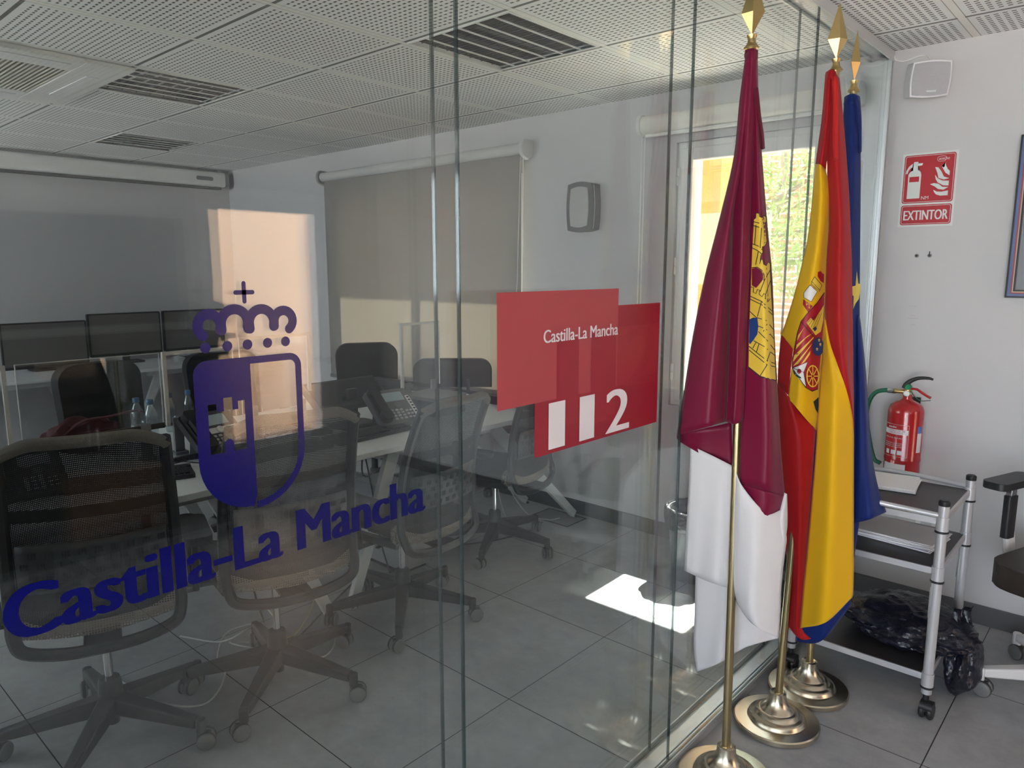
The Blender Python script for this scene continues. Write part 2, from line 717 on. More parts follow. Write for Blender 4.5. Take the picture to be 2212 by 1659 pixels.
obj('glass_pane', MB().box((xm + .05, YB + .05, W1[2] + .05), (W1[1] - .05, YB + .052, W1[3] - .05)), M_pane, w1, smooth=False)
for nm, W in (('window_3', W3), ('window_added', W4)):
    w3 = MB()
    for a in (W[0], (W[0] + W[1]) / 2 - .03, W[1] - .06):
        w3.box((a, YF - .12, W[2]), (a + .06, YF - .05, W[3]))
    for z in (W[2], W[3] - .06):
        w3.box((W[0], YF - .12, z), (W[1], YF - .05, z + .06))
    struct(nm, w3, M_trimw)

# the glazed door behind the camera that the partition mirrors
d1 = MB()
for a, b in (((D1[0], 0), (D1[0] + .06, D1[3])), ((D1[1] - .06, 0), (D1[1], D1[3])), ((D1[0] + .06, D1[3] - .06), (D1[1] - .06, D1[3]))):
    d1.box((XR - .01, a[0], a[1]), (XR + .08, b[0], b[1]))
d1o = struct('door_1', d1, M_trimw, bevel=.004)
lf = MB()
for a, b in (((D1[0] + .06, .01), (D1[0] + .14, 2.0)), ((D1[1] - .14, .01), (D1[1] - .06, 2.0)), ((D1[0] + .14, 1.92), (D1[1] - .14, 2.0)), ((D1[0] + .14, .01), (D1[1] - .14, .36))):
    lf.box((XR + .0, a[0], a[1]), (XR + .05, b[0], b[1]))
obj('door_leaf', lf, M_trimw, d1o, bevel=.004)
hd = MB().cyl((XR, D1[1] - .10, .87), (XR - .05, D1[1] - .10, .87), .012).lathe([(0, 0), (.022, .002), (.028, .014), (.02, .03), (0, .034)], 20, Matrix.Translation((XR - .05, D1[1] - .10, .87)) @ Matrix.Rotation(-PI / 2, 4, 'Y'))
obj('door_knob', hd, M_black, d1o)

# outside: paved yard, brick wall with a shrub in front of it, an ochre pillar and a peach wall
M_pave = mat('pale_paving', (.72, .69, .64), .9, bump=(30, .4))
struct('ground', MB().box((-16, YB + .3, -.25), (10, 16, -.12)).box((-16, -14, -.25), (XR + .3, YF - .3, -.12)), M_pave, smooth=False)
struct('ground_courtyard', MB().box((XR + .3, -10, -.25), (12, YB + .3, -.12)), mat('brown_paving', (.22, .15, .11), .9), smooth=False)


def brick_material():
    m = mat('red_brick', (.5, .25, .18), .85)
    N = Nodes(m)
    g = N.add('ShaderNodeNewGeometry')
    s = N.add('ShaderNodeSeparateXYZ')
    N.link(g.outputs['Position'], s.inputs[0])
    cb = N.add('ShaderNodeCombineXYZ')
    N.link(s.outputs[0], cb.inputs[0])
    N.link(s.outputs[2], cb.inputs[1])
    b = N.add('ShaderNodeTexBrick')
    N.link(cb.outputs[0], b.inputs['Vector'])
    b.inputs['Scale'].default_value = 1
    b.inputs['Brick Width'].default_value = .26
    b.inputs['Row Height'].default_value = .075
    b.inputs['Mortar Size'].default_value = .011
    b.inputs['Color1'].default_value = (.40, .155, .095, 1)
    b.inputs['Color2'].default_value = (.46, .20, .13, 1)
    b.inputs['Mortar'].default_value = (.56, .48, .41, 1)
    N.link(b.outputs[0], N.bsdf.inputs['Base Color'])
    return m


struct('wall_garden', MB().box((-9, 8.6, -.12), (2, 8.85, 3.4)), brick_material(), smooth=False)
px_edge = at(1556, 420, 1, 4.9)
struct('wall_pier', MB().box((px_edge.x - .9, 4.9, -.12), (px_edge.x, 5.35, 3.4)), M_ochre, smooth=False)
struct('wall_sun_blocker', MB().box((-1.44, 4.05, -.12), (-1.1, 4.5, 2.45)), M_ochre, smooth=False)  # unseen block, added to cut the right edge of the sun patch
# the sunlit peach wall outside the glazed door
mb = MB()
q0, q1 = Vector((3.35, 5.3, 0)), Vector((6.3, 1.2, 0))
mb.bar((q0.x, q0.y, 1.6), (q1.x, q1.y, 1.6), .2, 3.6)
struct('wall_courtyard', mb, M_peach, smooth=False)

M_leafy = mat('olive_leaf', (.20, .29, .085), .6)
_N = Nodes(M_leafy)
_tr = _N.add('ShaderNodeBsdfTranslucent')
_tr.inputs[0].default_value = (.28, .38, .12, 1)
_mx = _N.add('ShaderNodeMixShader')
_mx.inputs[0].default_value = .45
_N.link(_N.bsdf.outputs[0], _mx.inputs[1])
_N.link(_tr.outputs[0], _mx.inputs[2])
_N.link(_mx.outputs[0], _N.out.inputs[0])
ty = 7.6
c0 = at(1700, 430, 1, ty)
tree = thing('tree', 'pale green leafy tree outside the window, in front of the brick wall', 'tree', (c0.x, ty, -.12))
random.seed(5)
lv = bmesh.new()
for _ in range(9000):
    while True:
        p = Vector((random.uniform(-1, 1), random.uniform(-1, 1), random.uniform(-1, 1)))
        if p.length < 1 and (p.length > .45 or random.random() < .3):
            break
    p = Vector((p.x * 1.35, p.y * .6, p.z * 1.25 + 2.55 + .25 * noise.noise(p * 3)))
    d = Vector((random.gauss(0, 1), random.gauss(0, .6), random.gauss(-.3, .8))).normalized()
    s_ = d.cross(Vector((random.gauss(0, 1), random.gauss(0, 1), random.gauss(0, 1)))).normalized()
    L_, w_ = random.uniform(.035, .07), random.uniform(.007, .012)
    lv.faces.new([lv.verts.new(q) for q in (p - d * L_, p + s_ * w_, p + d * L_, p - s_ * w_)])
obj('foliage', lv, M_leafy, tree, smooth=False)
brs = MB().tube([(-1.1, .2, 0), (-1.0, .15, .9), (-.7, .1, 1.7), (.0, 0, 2.4)], .07, 10, radii=[.09, .07, .06, .04])
for k in range(7):
    a = k * 2.4
    brs.tube(spline([(-.35 + .04 * k, 0, 1.95 + .08 * k), (.4 * math.cos(a), .2 * math.sin(a), 2.1 + .1 * k), (.95 * math.cos(a), .4 * math.sin(a), 2.5 + .12 * k)], 5), .018, 6)
obj('trunk', brs, mat('olive_bark', (.20, .16, .12), .9), tree)

# ---------------------------------------------------------------- the glass partition
JY = (3.565, 2.715, 1.84, .967, .092)
M_pg = clear_glass('partition_glass', (.955, .972, .966), .036)
M_edge = mat('glass_edge', (.022, .034, .034), .08, spec=.9)
_N = Nodes(M_edge)
_tr = _N.add('ShaderNodeBsdfTransparent')
_tr.inputs[0].default_value = (.75, .84, .82, 1)
_mx = _N.add('ShaderNodeMixShader')
_mx.inputs[0].default_value = .32
_N.link(_N.bsdf.outputs[0], _mx.inputs[1])
_N.link(_tr.outputs[0], _mx.inputs[2])
_N.link(_mx.outputs[0], _N.out.inputs[0])
track = MB()
track.box((-1.078, .087, 0), (-.987, YB - .001, .030)).box((-.992, .087, .030), (-.987, YB - .001, .038)).box((-1.078, .087, .030), (-1.073, YB - .001, .044)).box((-1.056, .087, .030), (-1.012, YB - .001, .034))
struct('trim_1', track, M_alu, bevel=.0015)
top = MB()
top.box((-1.080, .087, 2.432), (-1.070, YB - .001, H - .001)).box((-.990, .087, 2.422), (-.984, YB - .001, H - .001)).box((-1.070, .087, 2.445), (-.990, YB - .001, H - .001))
struct('trim_2', top, mat('aluminium_profile', (.70, .70, .69), .4, .4), bevel=.0015)
jb = MB().box((-1.080, YB - .028, .045), (-.987, YB - .001, 2.43)).box((-.990, YB - .034, .045), (-.984, YB - .028, 2.43))
struct('trim_3', jb, M_alu, bevel=.0015)
n = 0
for a, b in zip(JY[1:], JY):
    for x in (GX, GX2):
        p = MB()
        p.bm.faces.ensure_lookup_table()
        p.box((x - .004, a + .0018, .034), (x + .004, b - .0018, 2.440))
        p.bm.faces.ensure_lookup_table()
        for f in p.bm.faces:
            f.material_index = 0 if abs(f.normal.x) > .9 else 1
        p.bm.normal_update()
        for f in p.bm.faces:
            f.material_index = 0 if abs(f.normal.x) > .9 else 1
        n += 1
        struct('wall_glass_panel', p, [M_pg, M_edge], smooth=False)
# ================================================================ ceiling fittings
M_louvre = mat('louvre_mirror', (.72, .74, .76), .16, 1)
M_lbox = mat('luminaire_reflector', (.22, .23, .24), .16, .9)
M_bright = mat('white_blade', (.95, .95, .93), .4)
M_tube = mat('fluorescent_tube', (.9, .9, .9), .3)


def luminaire(rect, label):
    a, b, c, d = rect
    t = thing('ceiling_light', label, 'ceiling light', ((a + c) / 2, (b + d) / 2, H), PI / 2, 'recessed square luminaires in the office ceiling')
    h = .287
    fr = MB()
    for u, v in (((-h, -h), (h, -h + .012)), ((-h, h - .012), (h, h)), ((-h, -h + .012), (-h + .012, h - .012)), ((h - .012, -h + .012), (h, h - .012))):
        fr.box((u[0], u[1], -.004), (v[0], v[1], .012))
    obj('frame', fr, M_trimw, t, bevel=.0015)
    bx = MB()
    bx.box((-h, -h, .085), (h, h, .09))
    for u, v in (((-h, -h), (h, -h + .003)), ((-h, h - .003), (h, h)), ((-h, -h), (-h + .003, h)), ((h - .003, -h), (h, h))):
        bx.box((u[0], u[1], .012), (v[0], v[1], .09))
    obj('housing', bx, M_lbox, t, smooth=False)
    cb = MB()                                   # thin cross blades between the long ones
    for k in range(1, 8):
        x = -h + .574 * k / 8
        cb.box((x - .0012, -h + .012, .010), (x + .0012, h - .012, .040))
    obj('cross_blade', cb, M_lbox, t, smooth=False)
    for k in range(1, 6):                       # long blades with bright lower edges
        y = -h + .574 * k / 6
        obj('long_blade', MB().box((-h + .012, y - .003, .001), (h - .012, y + .003, .006)), M_bright, t, smooth=False)
    for k in range(4):
        y = -h + .574 * (k + .5) / 4
        obj('tube', MB().cyl((-h + .02, y, .066), (h - .02, y, .066), .008, n=10), M_tube, t)
    return t


luminaire(LIGHT_RECTS[0], 'square ceiling light nearest the flags, above the bare floor')
luminaire(LIGHT_RECTS[1], 'square ceiling light beside the air conditioning grille')
luminaire(LIGHT_RECTS[2], 'farthest square ceiling light, near the projection screen case')

# air conditioning cassette
acx, acy = -4.22, .98
ac = thing('air_conditioner', 'white ceiling air conditioning cassette with beige intake grille', 'air conditioner', (acx, acy, H))
q = .52
sh = MB()
for u, v in (((-q, -q), (q, -.31)), ((-q, .31), (q, q)), ((-q, -.31), (-.31, .31)), ((.31, -.31), (q, .31))):
    sh.box((u[0], u[1], -.022), (v[0], v[1], -.001))
obj('panel', sh, M_trimw, ac, bevel=.006)
gr = MB().box((-.31, -.31, -.006), (.31, .31, -.001))
for k in range(30):
    y = -.30 + .6 * k / 29
    gr.bar((-.31, y, -.013), (.31, y, -.013), .006, .016, up=(0, .5, 1))
obj('intake_grille', gr, mat('beige_grille', (.50, .46, .40), .6), ac, smooth=False)
for s, ax in ((1, 0), (-1, 0), (1, 1), (-1, 1)):
    f = MB()
    if ax:
        f.box((-.27, s * .42 - .03, -.0245), (.27, s * .42 + .03, -.0215))
    else:
        f.box((s * .42 - .03, -.27, -.0245), (s * .42 + .03, .27, -.0215))
    obj('flap', f, M_white, ac, bevel=.001)

# projection screen case along the left wall
ps = thing('projection_screen', 'long white projection screen case mounted high along the far wall', 'projector screen', (XL, 1.0, 2.30))
cs = MB().rbox((.005, -2.2, 0), (.115, 2.50, .135), .03, axis=1)
obj('case', cs, M_trimw, ps, bevel=.002)
obj('end_cap', MB().rbox((.0, 2.50, -.006), (.12, 2.535, .142), .035, axis=1), M_grey, ps)
obj('slot', MB().box((.03, -2.2, -.022), (.09, 2.47, -.0005)), M_dark, ps, smooth=False)
obj('badge', MB().rbox((.1155, 2.22, .05), (.118, 2.38, .085), .015, axis=0), M_grey, ps)
obj('bracket', MB().box((.0, 2.46, .136), (.05, 2.50, .164)), M_alu, ps)

# ================================================================ wall fittings of the office
M_blind = mat('blind_fabric', (.34, .325, .31), .9)
_N = Nodes(M_blind)
_tr = _N.add('ShaderNodeBsdfTranslucent')
_tr.inputs[0].default_value = (.42, .38, .33, 1)
_mx = _N.add('ShaderNodeMixShader')
_mx.inputs[0].default_value = .28
_N.link(_N.bsdf.outputs[0], _mx.inputs[1])
_N.link(_tr.outputs[0], _mx.inputs[2])
_N.link(_mx.outputs[0], _N.out.inputs[0])

rb = thing('roller_blind', 'lowered grey roller blind covering the window behind the desks', 'roller blind', (-4.1, YB, 2.26))
x0, x1 = -1.13, 1.035
obj('fabric', MB().box((x0 + .02, -.062, -1.60), (x1 - .012, -.060, .0)), M_blind, rb, smooth=False)
obj('roller', MB().cyl((x0, -.055, .012), (x1, -.055, .012), .036, n=24), mat('blind_roll', (.62, .61, .59), .8), rb)
obj('bottom_bar', MB().rbox((x0 + .02, -.072, -1.63), (x1 - .012, -.05, -1.60), .008, axis=0), M_grey, rb)
for k, x in enumerate((x0, x1)):
    s = -1 if k == 0 else 1
    pr_ = [(.055 * math.cos(R(a)), .055 * math.sin(R(a))) for a in range(-90, 91, 15)]
    cap = MB()
    pts = [(-.001, .06), (-.055, .062)] + [(-.06 - .045 * math.sin(R(a)), .012 + .055 * math.cos(R(a))) for a in range(20, 171, 15)] + [(-.04, -.055), (-.001, -.03)]
    cap.prism(pts, lambda u, v, x=x: Vector((x, u, v)), (s * .03, 0, 0))
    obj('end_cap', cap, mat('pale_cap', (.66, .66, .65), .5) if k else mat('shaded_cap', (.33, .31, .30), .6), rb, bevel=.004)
for dx in (0, .022):
    obj('bead_chain', MB().tube([(x1 + .005 - dx * .3, -.06 - dx, -.04), (x1 - dx * 1.2, -.06 - dx, -.8), (x1 - .01 - dx * 2.2, -.06 - dx, -1.25)], .0022, 6), M_trimw, rb)

rb2 = thing('roller_blind', 'rolled-up white roller blind above the open-view window', 'roller blind', (-1.63, YB, 2.30))
obj('cassette', MB().rbox((-.57, -.10, -.05), (.52, -.002, .045), .035, axis=0, n=6), mat('blind_cassette', (.74, .71, .66), .6), rb2, bevel=.002)
for x, s in ((-.57, -1), (.52, 1)):
    obj('end_cap', MB().rbox((min(x, x + s * .02), -.108, -.058), (max(x, x + s * .02), -.001, .052), .04, axis=0, n=6), mat('pale_cap'), rb2, bevel=.003)
obj('bottom_bar', MB().rbox((-.55, -.075, -.068), (.50, -.055, -.05), .006, axis=0), M_trimw, rb2)
for dy in (0, .03):
    obj('bead_chain', MB().tube([(-.572, -.04 - dy, -.05), (-.575, -.04 - dy, -1.28)], .0024, 6), M_trimw, rb2)

wl = thing('wall_lamp', 'oblong wall lamp with dark frame and grey lens beside the blind', 'wall lamp', (-2.605, YB, 1.89))
M_lampf = mat('lamp_frame', (.055, .052, .05), .5)


def bowed(w, h, bow, n=8):
    pts = []
    for k in range(n + 1):
        t = k / n
        pts.append((-w / 2 + w * t, h / 2 + bow * math.sin(PI * t)))
    for k in range(n + 1):
        t = k / n
        pts.append((w / 2 + bow * .8 * math.sin(PI * t), h / 2 - h * t))
    for k in range(n + 1):
        t = k / n
        pts.append((w / 2 - w * t, -h / 2 - bow * math.sin(PI * t)))
    for k in range(n + 1):
        t = k / n
        pts.append((-w / 2 - bow * .8 * math.sin(PI * t), -h / 2 + h * t))
    out = []
    for p in pts:
        if not out or (Vector(p) - Vector(out[-1])).length > 1e-4:
            out.append(p)
    return out[:-1] if (Vector(out[0]) - Vector(out[-1])).length < 1e-4 else out


obj('back_housing', MB().prism(bowed(.165, .255, .012), lambda u, v: Vector((u, -.001, v)), (0, -.055, 0)), M_lampf, wl, bevel=.01)
obj('gasket', MB().prism(bowed(.160, .25, .012), lambda u, v: Vector((u, -.056, v)), (0, -.01, 0)), mat('pale_gasket', (.7, .72, .72), .5), wl)
obj('front_frame', MB().prism(bowed(.168, .262, .013), lambda u, v: Vector((u, -.066, v)), (0, -.022, 0)), M_lampf, wl, bevel=.007)
obj('lens', MB().prism(bowed(.118, .212, .010), lambda u, v: Vector((u, -.088, v)), (0, -.006, 0)), mat('grey_lens', (.36, .35, .33), .35), wl, bevel=.004)

# ================================================================ desks
M_desk = mat('white_desk_top', (.80, .83, .84), .32)
M_leg = mat('white_leg', (.72, .73, .72), .4)
M_strip = mat('dark_strip', (.03, .03, .033), .5)  # plain black for the strip at the bench end
tag(obj('bench_strip', MB().box((-4.05, 3.085, .741), (-2.545, 3.125, .792)).box((-4.05, 3.125, .70), (-2.545, 3.135, .792)), M_strip, bevel=.003), 'black strip along the window end of the white bench', 'cable rail')


def desk(y0, y1, x0, x1, label, chamfer=.03, fo=(-.045, -.02)):
    t = thing('desk', label, 'desk', ((x0 + x1) / 2, (y0 + y1) / 2, 0), 0, 'white office desks of the shared bench')
    hw, hl = (x1 - x0) / 2, (y1 - y0) / 2
    c = chamfer
    obj('desk_top', MB().prism([(-hw, -hl), (hw - c, -hl), (hw, -hl + c), (hw, hl - c), (hw - c, hl), (-hw, hl)], lambda u, v: Vector((u, v, .715)), (0, 0, .025)), M_desk, t, bevel=.0015)
    obj('under_beam', MB().box((hw - .16, -hl + .25, .665), (hw - .11, hl - .25, .714)).box((-hw + .08, -hl + .25, .665), (-hw + .13, hl - .25, .714)), M_leg, t, bevel=.003)
    for sx in (1, -1):
        for sy in (1, -1):
            foot = Vector((sx * (hw - .10), sy * (hl + fo[0 if sy < 0 else 1]), .018))
            head = Vector((sx * (hw - .10), sy * (hl - .33), .69))
            lg = obj('leg', MB().bar(foot, head, .028, .045, up=(0, 1, 0), w2=.03, h2=.07), M_leg, t, bevel=.002)
            obj('levelling_foot', MB().lathe([(0, 0), (.026, 0), (.026, .004), (.011, .008), (.011, .03), (0, .03)], 20, Matrix.Translation((foot.x, foot.y, 0))), M_chrome, lg)
    return t


DX0, DX1, DXB = -3.13, -2.53, -3.73
desk(.02, 1.745, DX0 + .002, DX1, 'white desk behind the blue crest, carrying the black keyboard and folded paper')
desk(1.77, 3.12, DX0 + .002, DX1, 'white desk carrying the big black telephone with a white key strip', fo=(-.075, .40))
desk(.02, 1.745, DXB, DX0 - .002, 'white desk on the far side of the bench, behind the water bottles')
desk(1.77, 3.12, DXB, DX0 - .002, 'white desk on the far side of the bench, near the window blind')
desk(.6, 2.14, -6.75, -6.05, 'white desk against the far wall under the two left monitors')
desk(2.17, 3.5, -6.75, -6.05, 'white desk against the far wall in the room corner')

# clear screens along the middle of the bench
M_acry = clear_glass('acrylic', (.90, .90, .91), .045, .01)
M_frame = mat('screen_frame', (.62, .60, .57), .5)


def desk_screen(ya, yb, z0, z1, sides, label, w=.014):
    t = thing('desk_screen', label, 'desk screen', (DX0, (ya + yb) / 2, .741), 0, 'clear screens along the middle of the bench')
    h, a, b = (yb - ya) / 2, z0 - .741, z1 - .741
    obj('clear_sheet', MB().box((-.0025, -h + .002, a + .002), (.0025, h - .002, b - .002)), M_acry, t, smooth=False)
    f = MB()
    if 'T' in sides:
        f.box((-.008, -h, b - w), (.008, h, b))
    else:
        f.box((-.003, -h, b - .003), (.003, h, b))
    for key, s in (('L', -1), ('R', 1)):
        if key in sides:
            f.box((-.008, s * h - (w if s > 0 else 0), a), (.008, s * h + (w if s < 0 else 0), b - (w if 'T' in sides else .003)))
        else:
            f.box((-.003, s * h - (.003 if s > 0 else 0), a), (.003, s * h + (.003 if s < 0 else 0), b - .003))
    obj('edge_frame', f, M_frame, t, smooth=False)
    for y in (-h * .7, h * .7):
        obj('foot_clamp', MB().rbox((-.03, y - .03, 0), (.03, y + .03, .012), .01).box((-.008, y - .02, .012), (.008, y + .02, a + .03)), M_grey, t)
    return t


ds = desk_screen(.755, 1.275, .865, 1.187, '', 'clear desk screen with a thin bright edge in front of the tall black armchair')
obj('bottom_rail', MB().rbox((-.006, -.26, .125), (.006, .26, .148), .003, axis=1), mat('smoked_rail', (.030, .026, .024), .35), ds)
bm = place_text('hp', lambda u, v: Vector((.0065, u, v)), .005, .128, .022, .016, (.0006, 0, 0), .02, .25)
obj('rail_mark', bm, M_trimw, ds, smooth=False)
desk_screen(1.285, 1.60, .87, 1.188, 'TL', 'clear desk screen with pale frame beside the water bottles')
desk_screen(1.63, 1.995, .87, 1.226, 'TR', 'clear desk screen with pale frame behind the right side of the blue crest')
desk_screen(2.575, 2.86, .87, 1.238, 'TLR', 'clear desk screen with pale frame nearest the window blind')
desk_screen(.2, .725, .87, 1.187, 'TR', 'clear desk screen with pale frame at the near end of the bench')

# ================================================================ things on the desks
M_scr = mat('dark_screen', (.012, .013, .015), .12)
M_scr_refl = mat('reflection_grey_screen', (.125, .118, .115), .3)  # the grey stands in for what the dark screens reflect
M_bez = mat('monitor_bezel', (.028, .028, .03), .4)


def monitor(loc, rz, w, h, label, group, tilt=0, lift=.12, screen=None, strip=None, back_round=False):
    """faces local -Y"""
    t = thing('monitor', label, 'monitor', loc, rz, group)
    M = Matrix.Translation((0, 0, lift)) @ Matrix.Rotation(tilt, 4, 'X')

    def tr(mb):
        bmesh.ops.transform(mb.bm, matrix=M, verts=mb.bm.verts)
        return mb
    if back_round:
        obj('housing', tr(MB().prism(bowed(w - .05, h - .06, .025), lambda u, v: Vector((u, -.012, v + h / 2)), (0, .035, 0))), M_bez, t, bevel=.012)
    else:
        obj('housing', tr(MB().rbox((-w / 2, -.012, 0), (w / 2, .022, h), .012, axis=1)), M_bez, t, bevel=.004)
    obj('screen', tr(MB().box((-w / 2 + .012, -.0135, .022), (w / 2 - .012, -.0122, h - .012))), screen or M_scr_refl, t, smooth=False)
    if strip:
        obj('bottom_bezel', tr(MB().box((-w / 2 + .004, -.0145, .001), (w / 2 - .004, -.0122, .021))), strip, t, smooth=False)
    obj('stand', MB().box((-.03, .023, .012), (.03, .045, lift + h * .45)), M_black, t, bevel=.004)
    obj('foot', MB().rbox((-.12, -.08, 0), (.12, .11, .012), .03), M_black, t, bevel=.003)
    return t


MG = 'monitors on the desks along the far wall'
monitor((-6.58, 1.815, .741), -PI / 2 + PI, .60, .36, 'wide grey monitor with its screen off at the left picture edge, below the far wall', MG, lift=.020)
monitor((-6.60, 2.425, .741), -PI / 2 + PI, .585, .36, 'wide grey monitor with its screen off in the middle of the far desk', MG, lift=.065)
monitor((-6.62, 3.03, .741), -PI / 2 + PI, .56, .36, 'wide grey monitor with its screen off behind the crest crown, in the room corner', MG, lift=.065)
# bench monitors seen past the phone
BM = 'black monitors on the bench'
monitor((-3.02, 2.185, .741), PI / 2, .44, .19, 'low black monitor tilted far back, standing behind the black telephone', BM, tilt=-.95, lift=.105, screen=M_scr)


def keyboard(loc, rz, label, slim=False):
    t = thing('keyboard', label, 'keyboard', loc, rz, 'black keyboards on the bench')
    obj('body', MB().rbox((-.225, -.075, 0), (.225, .075, .016), .008).box((-.225, .045, .012), (.225, .075, .022)), M_black, t, bevel=.002)
    k = MB()
    for r_ in range(5):
        y = -.058 + .0205 * r_
        for c in range(20):
            x = -.209 + .0208 * c + (.004 * r_ if c < 14 else .004)
            if c == 14:
                continue
            k.box((x, y, .016), (x + .0165, y + .0165, .0225))
    obj('keycaps', k, mat('keycap', (.03, .03, .033), .5), t, smooth=False)
    return t


keyboard((-2.853, 1.016, .741), PI / 2 - .298, 'black keyboard on the white desk left of the blue crest')
keyboard((-2.80, 2.10, .741), PI / 2 + .06, 'black keyboard in front of the big black telephone')
keyboard((-2.80, 1.62, .741), PI / 2 - .02, 'black keyboard seen through the clear half of the crest')


def mouse(loc, rz, label):
    t = thing('mouse', label, 'computer mouse', loc, rz, 'black mice on the bench')
    b = bmesh.new()
    bmesh.ops.create_uvsphere(b, u_segments=20, v_segments=12, radius=1)
    for v in b.verts:
        v.co = Vector((v.co.x * .031, v.co.y * .056, max(v.co.z, 0) * .034))
    bmesh.ops.remove_doubles(b, verts=b.verts, dist=1e-4)
    obj('shell', b, M_black, t)
    obj('wheel', MB().cyl((-.004, .03, .026), (.004, .03, .026), .008, n=14), M_grey, t)
    return t


mouse((-3.0, 1.965, .741), -.4, 'black mouse between the chair back and the big telephone')
mouse((-2.74, 1.35, .741), PI / 2, 'black mouse beside the keyboard left of the crest')

M_paper = mat('paper', (.84, .86, .88), .8)


def desk_phone(loc, rz, label, face, sc=1.0, strip=False, silver=False):
    """faces local -Y; the handset lies on the left"""
    t = thing('telephone', label, 'telephone', loc, rz, 'desk telephones on the bench')
    A = R(38)
    M = Matrix.Translation((0, -.07, .018)) @ Matrix.Rotation(A, 4, 'X') @ Matrix.Scale(sc, 4)

    def tr(mb):
        bmesh.ops.transform(mb.bm, matrix=M, verts=mb.bm.verts)
        return mb
    obj('body', tr(MB().rbox((-.11, -.01, -.012), (.11, .20, .014), .015)), face, t, bevel=.004)
    obj('wedge_stand', MB().prism([(-.06, .0), (.07, .0), (.06, .09), (.03, .10)], lambda u, v: Vector((-.09, u, v)), (.18, 0, 0)), M_black, t)
    obj('display', tr(MB().box((-.03, .125, .014), (.075, .178, .0165))), mat('phone_display', (.42, .52, .56), .2), t, smooth=False)
    hs = MB().rbox((-.102, .0, .016), (-.052, .195, .03), .012).rbox((-.104, .0, .02), (-.05, .055, .05), .018).rbox((-.104, .14, .02), (-.05, .195, .05), .018).rbox((-.098, .04, .034), (-.056, .155, .052), .01)
    obj('handset', tr(hs), M_black, t, bevel=.004)
    kp = MB()
    for r_ in range(4):
        for c in range(3):
            kp.rbox((-.03 + .024 * c, .012 + .017 * r_, .014), (-.015 + .024 * c, .022 + .017 * r_, .019), .003, n=2)
    for r_ in range(3):
        for c in range(2):
            kp.rbox((.045 + .02 * c, .015 + .02 * r_, .014), (.058 + .02 * c, .023 + .02 * r_, .018), .003, n=2)
    obj('keypad', tr(kp), mat('pale_key', (.5, .52, .53), .4), t, smooth=False)
    obj('navigation_ring', tr(MB().lathe([(0, .0), (.016, 0), (.016, .006), (.009, .007), (.009, .004), (0, .004)], 24, Matrix.Translation((.02, .098, .014)))), M_trimw if silver else M_grey, t)
    if strip:
        ks = obj('key_strip', tr(MB().rbox((.085, .0, .0145), (.105, .15, .0165), .004)), M_trimw, t)
        kk = MB()
        for r_ in range(8):
            kk.box((.09, .008 + .018 * r_, .0166), (.100, .016 + .018 * r_, .019))
        obj('strip_key', tr(kk), M_black, ks, smooth=False)
    if silver:
        obj('silver_band', tr(MB().rbox((-.045, .085, .0142), (.10, .112, .0155), .008)), mat('silver_band', (.75, .76, .76), .3, .6), t)
    return t


desk_phone((-2.90, 2.335, .741), PI / 2 - .12, 'big black desk telephone with white key strip on the far desk', mat('phone_face', (.14, .14, .145), .35), 1.12, strip=True)
desk_phone((-3.02, 1.45, .741), PI / 2 + .15, 'dark telephone with lit display framed by the crest castle', mat('phone_face_grey', (.06, .062, .066), .4), 1.12, silver=True)
desk_phone((-2.93, .72, .741), PI / 2 - .05, 'black telephone with grey display left, behind the nearest chair back', mat('phone_face_dark', (.03, .03, .03), .4), .95)

# coiled cord, folded note, straight cable
cc = []
for k in range(150):
    a = k * .9
    u = k / 149
    c = Vector((-2.955 + .01 * math.sin(u * 5), 1.20 + .17 * u, .758 + .006 * math.sin(u * 4)))
    cc.append(c + Vector((math.cos(a) * .012, 0, math.sin(a) * .012)))
tag(obj('coiled_cord', MB().tube(cc, .0028, 5), M_black), 'coiled black telephone cord lying on the white desk', 'cord')
c2 = []
for k in range(120):
    a = k * .95
    u = k / 119
    c = Vector((-2.93 + .05 * u, 2.12 + .10 * math.sin(u * 2.6), .760))
    c2.append(c + Vector((math.cos(a) * .011, math.sin(a) * .004, math.sin(a) * .012)))
tag(obj('coiled_cord', MB().tube(c2, .0028, 5), M_black), 'coiled black cord in front of the big telephone', 'cord')
nt = MB()
nt.bm.faces.new([nt.bm.verts.new(p) for p in ((-2.97, 1.19, .7425), (-2.78, 1.36, .7425), (-2.84, 1.46, .7425), (-3.02, 1.42, .7425))])
tag(obj('note_paper', nt, M_paper, solid=.0012, smooth=False), 'folded white note paper beside the coiled cord', 'paper')
tag(obj('cable', MB().tube(spline([(-2.90, 1.05, .745), (-2.92, 1.16, .745), (-2.97, 1.24, .752), (-2.9, 1.31, .745), (-2.80, 1.37, .747)], 8), .002, 6), M_black), 'thin black cable across the desk by the note', 'cable')

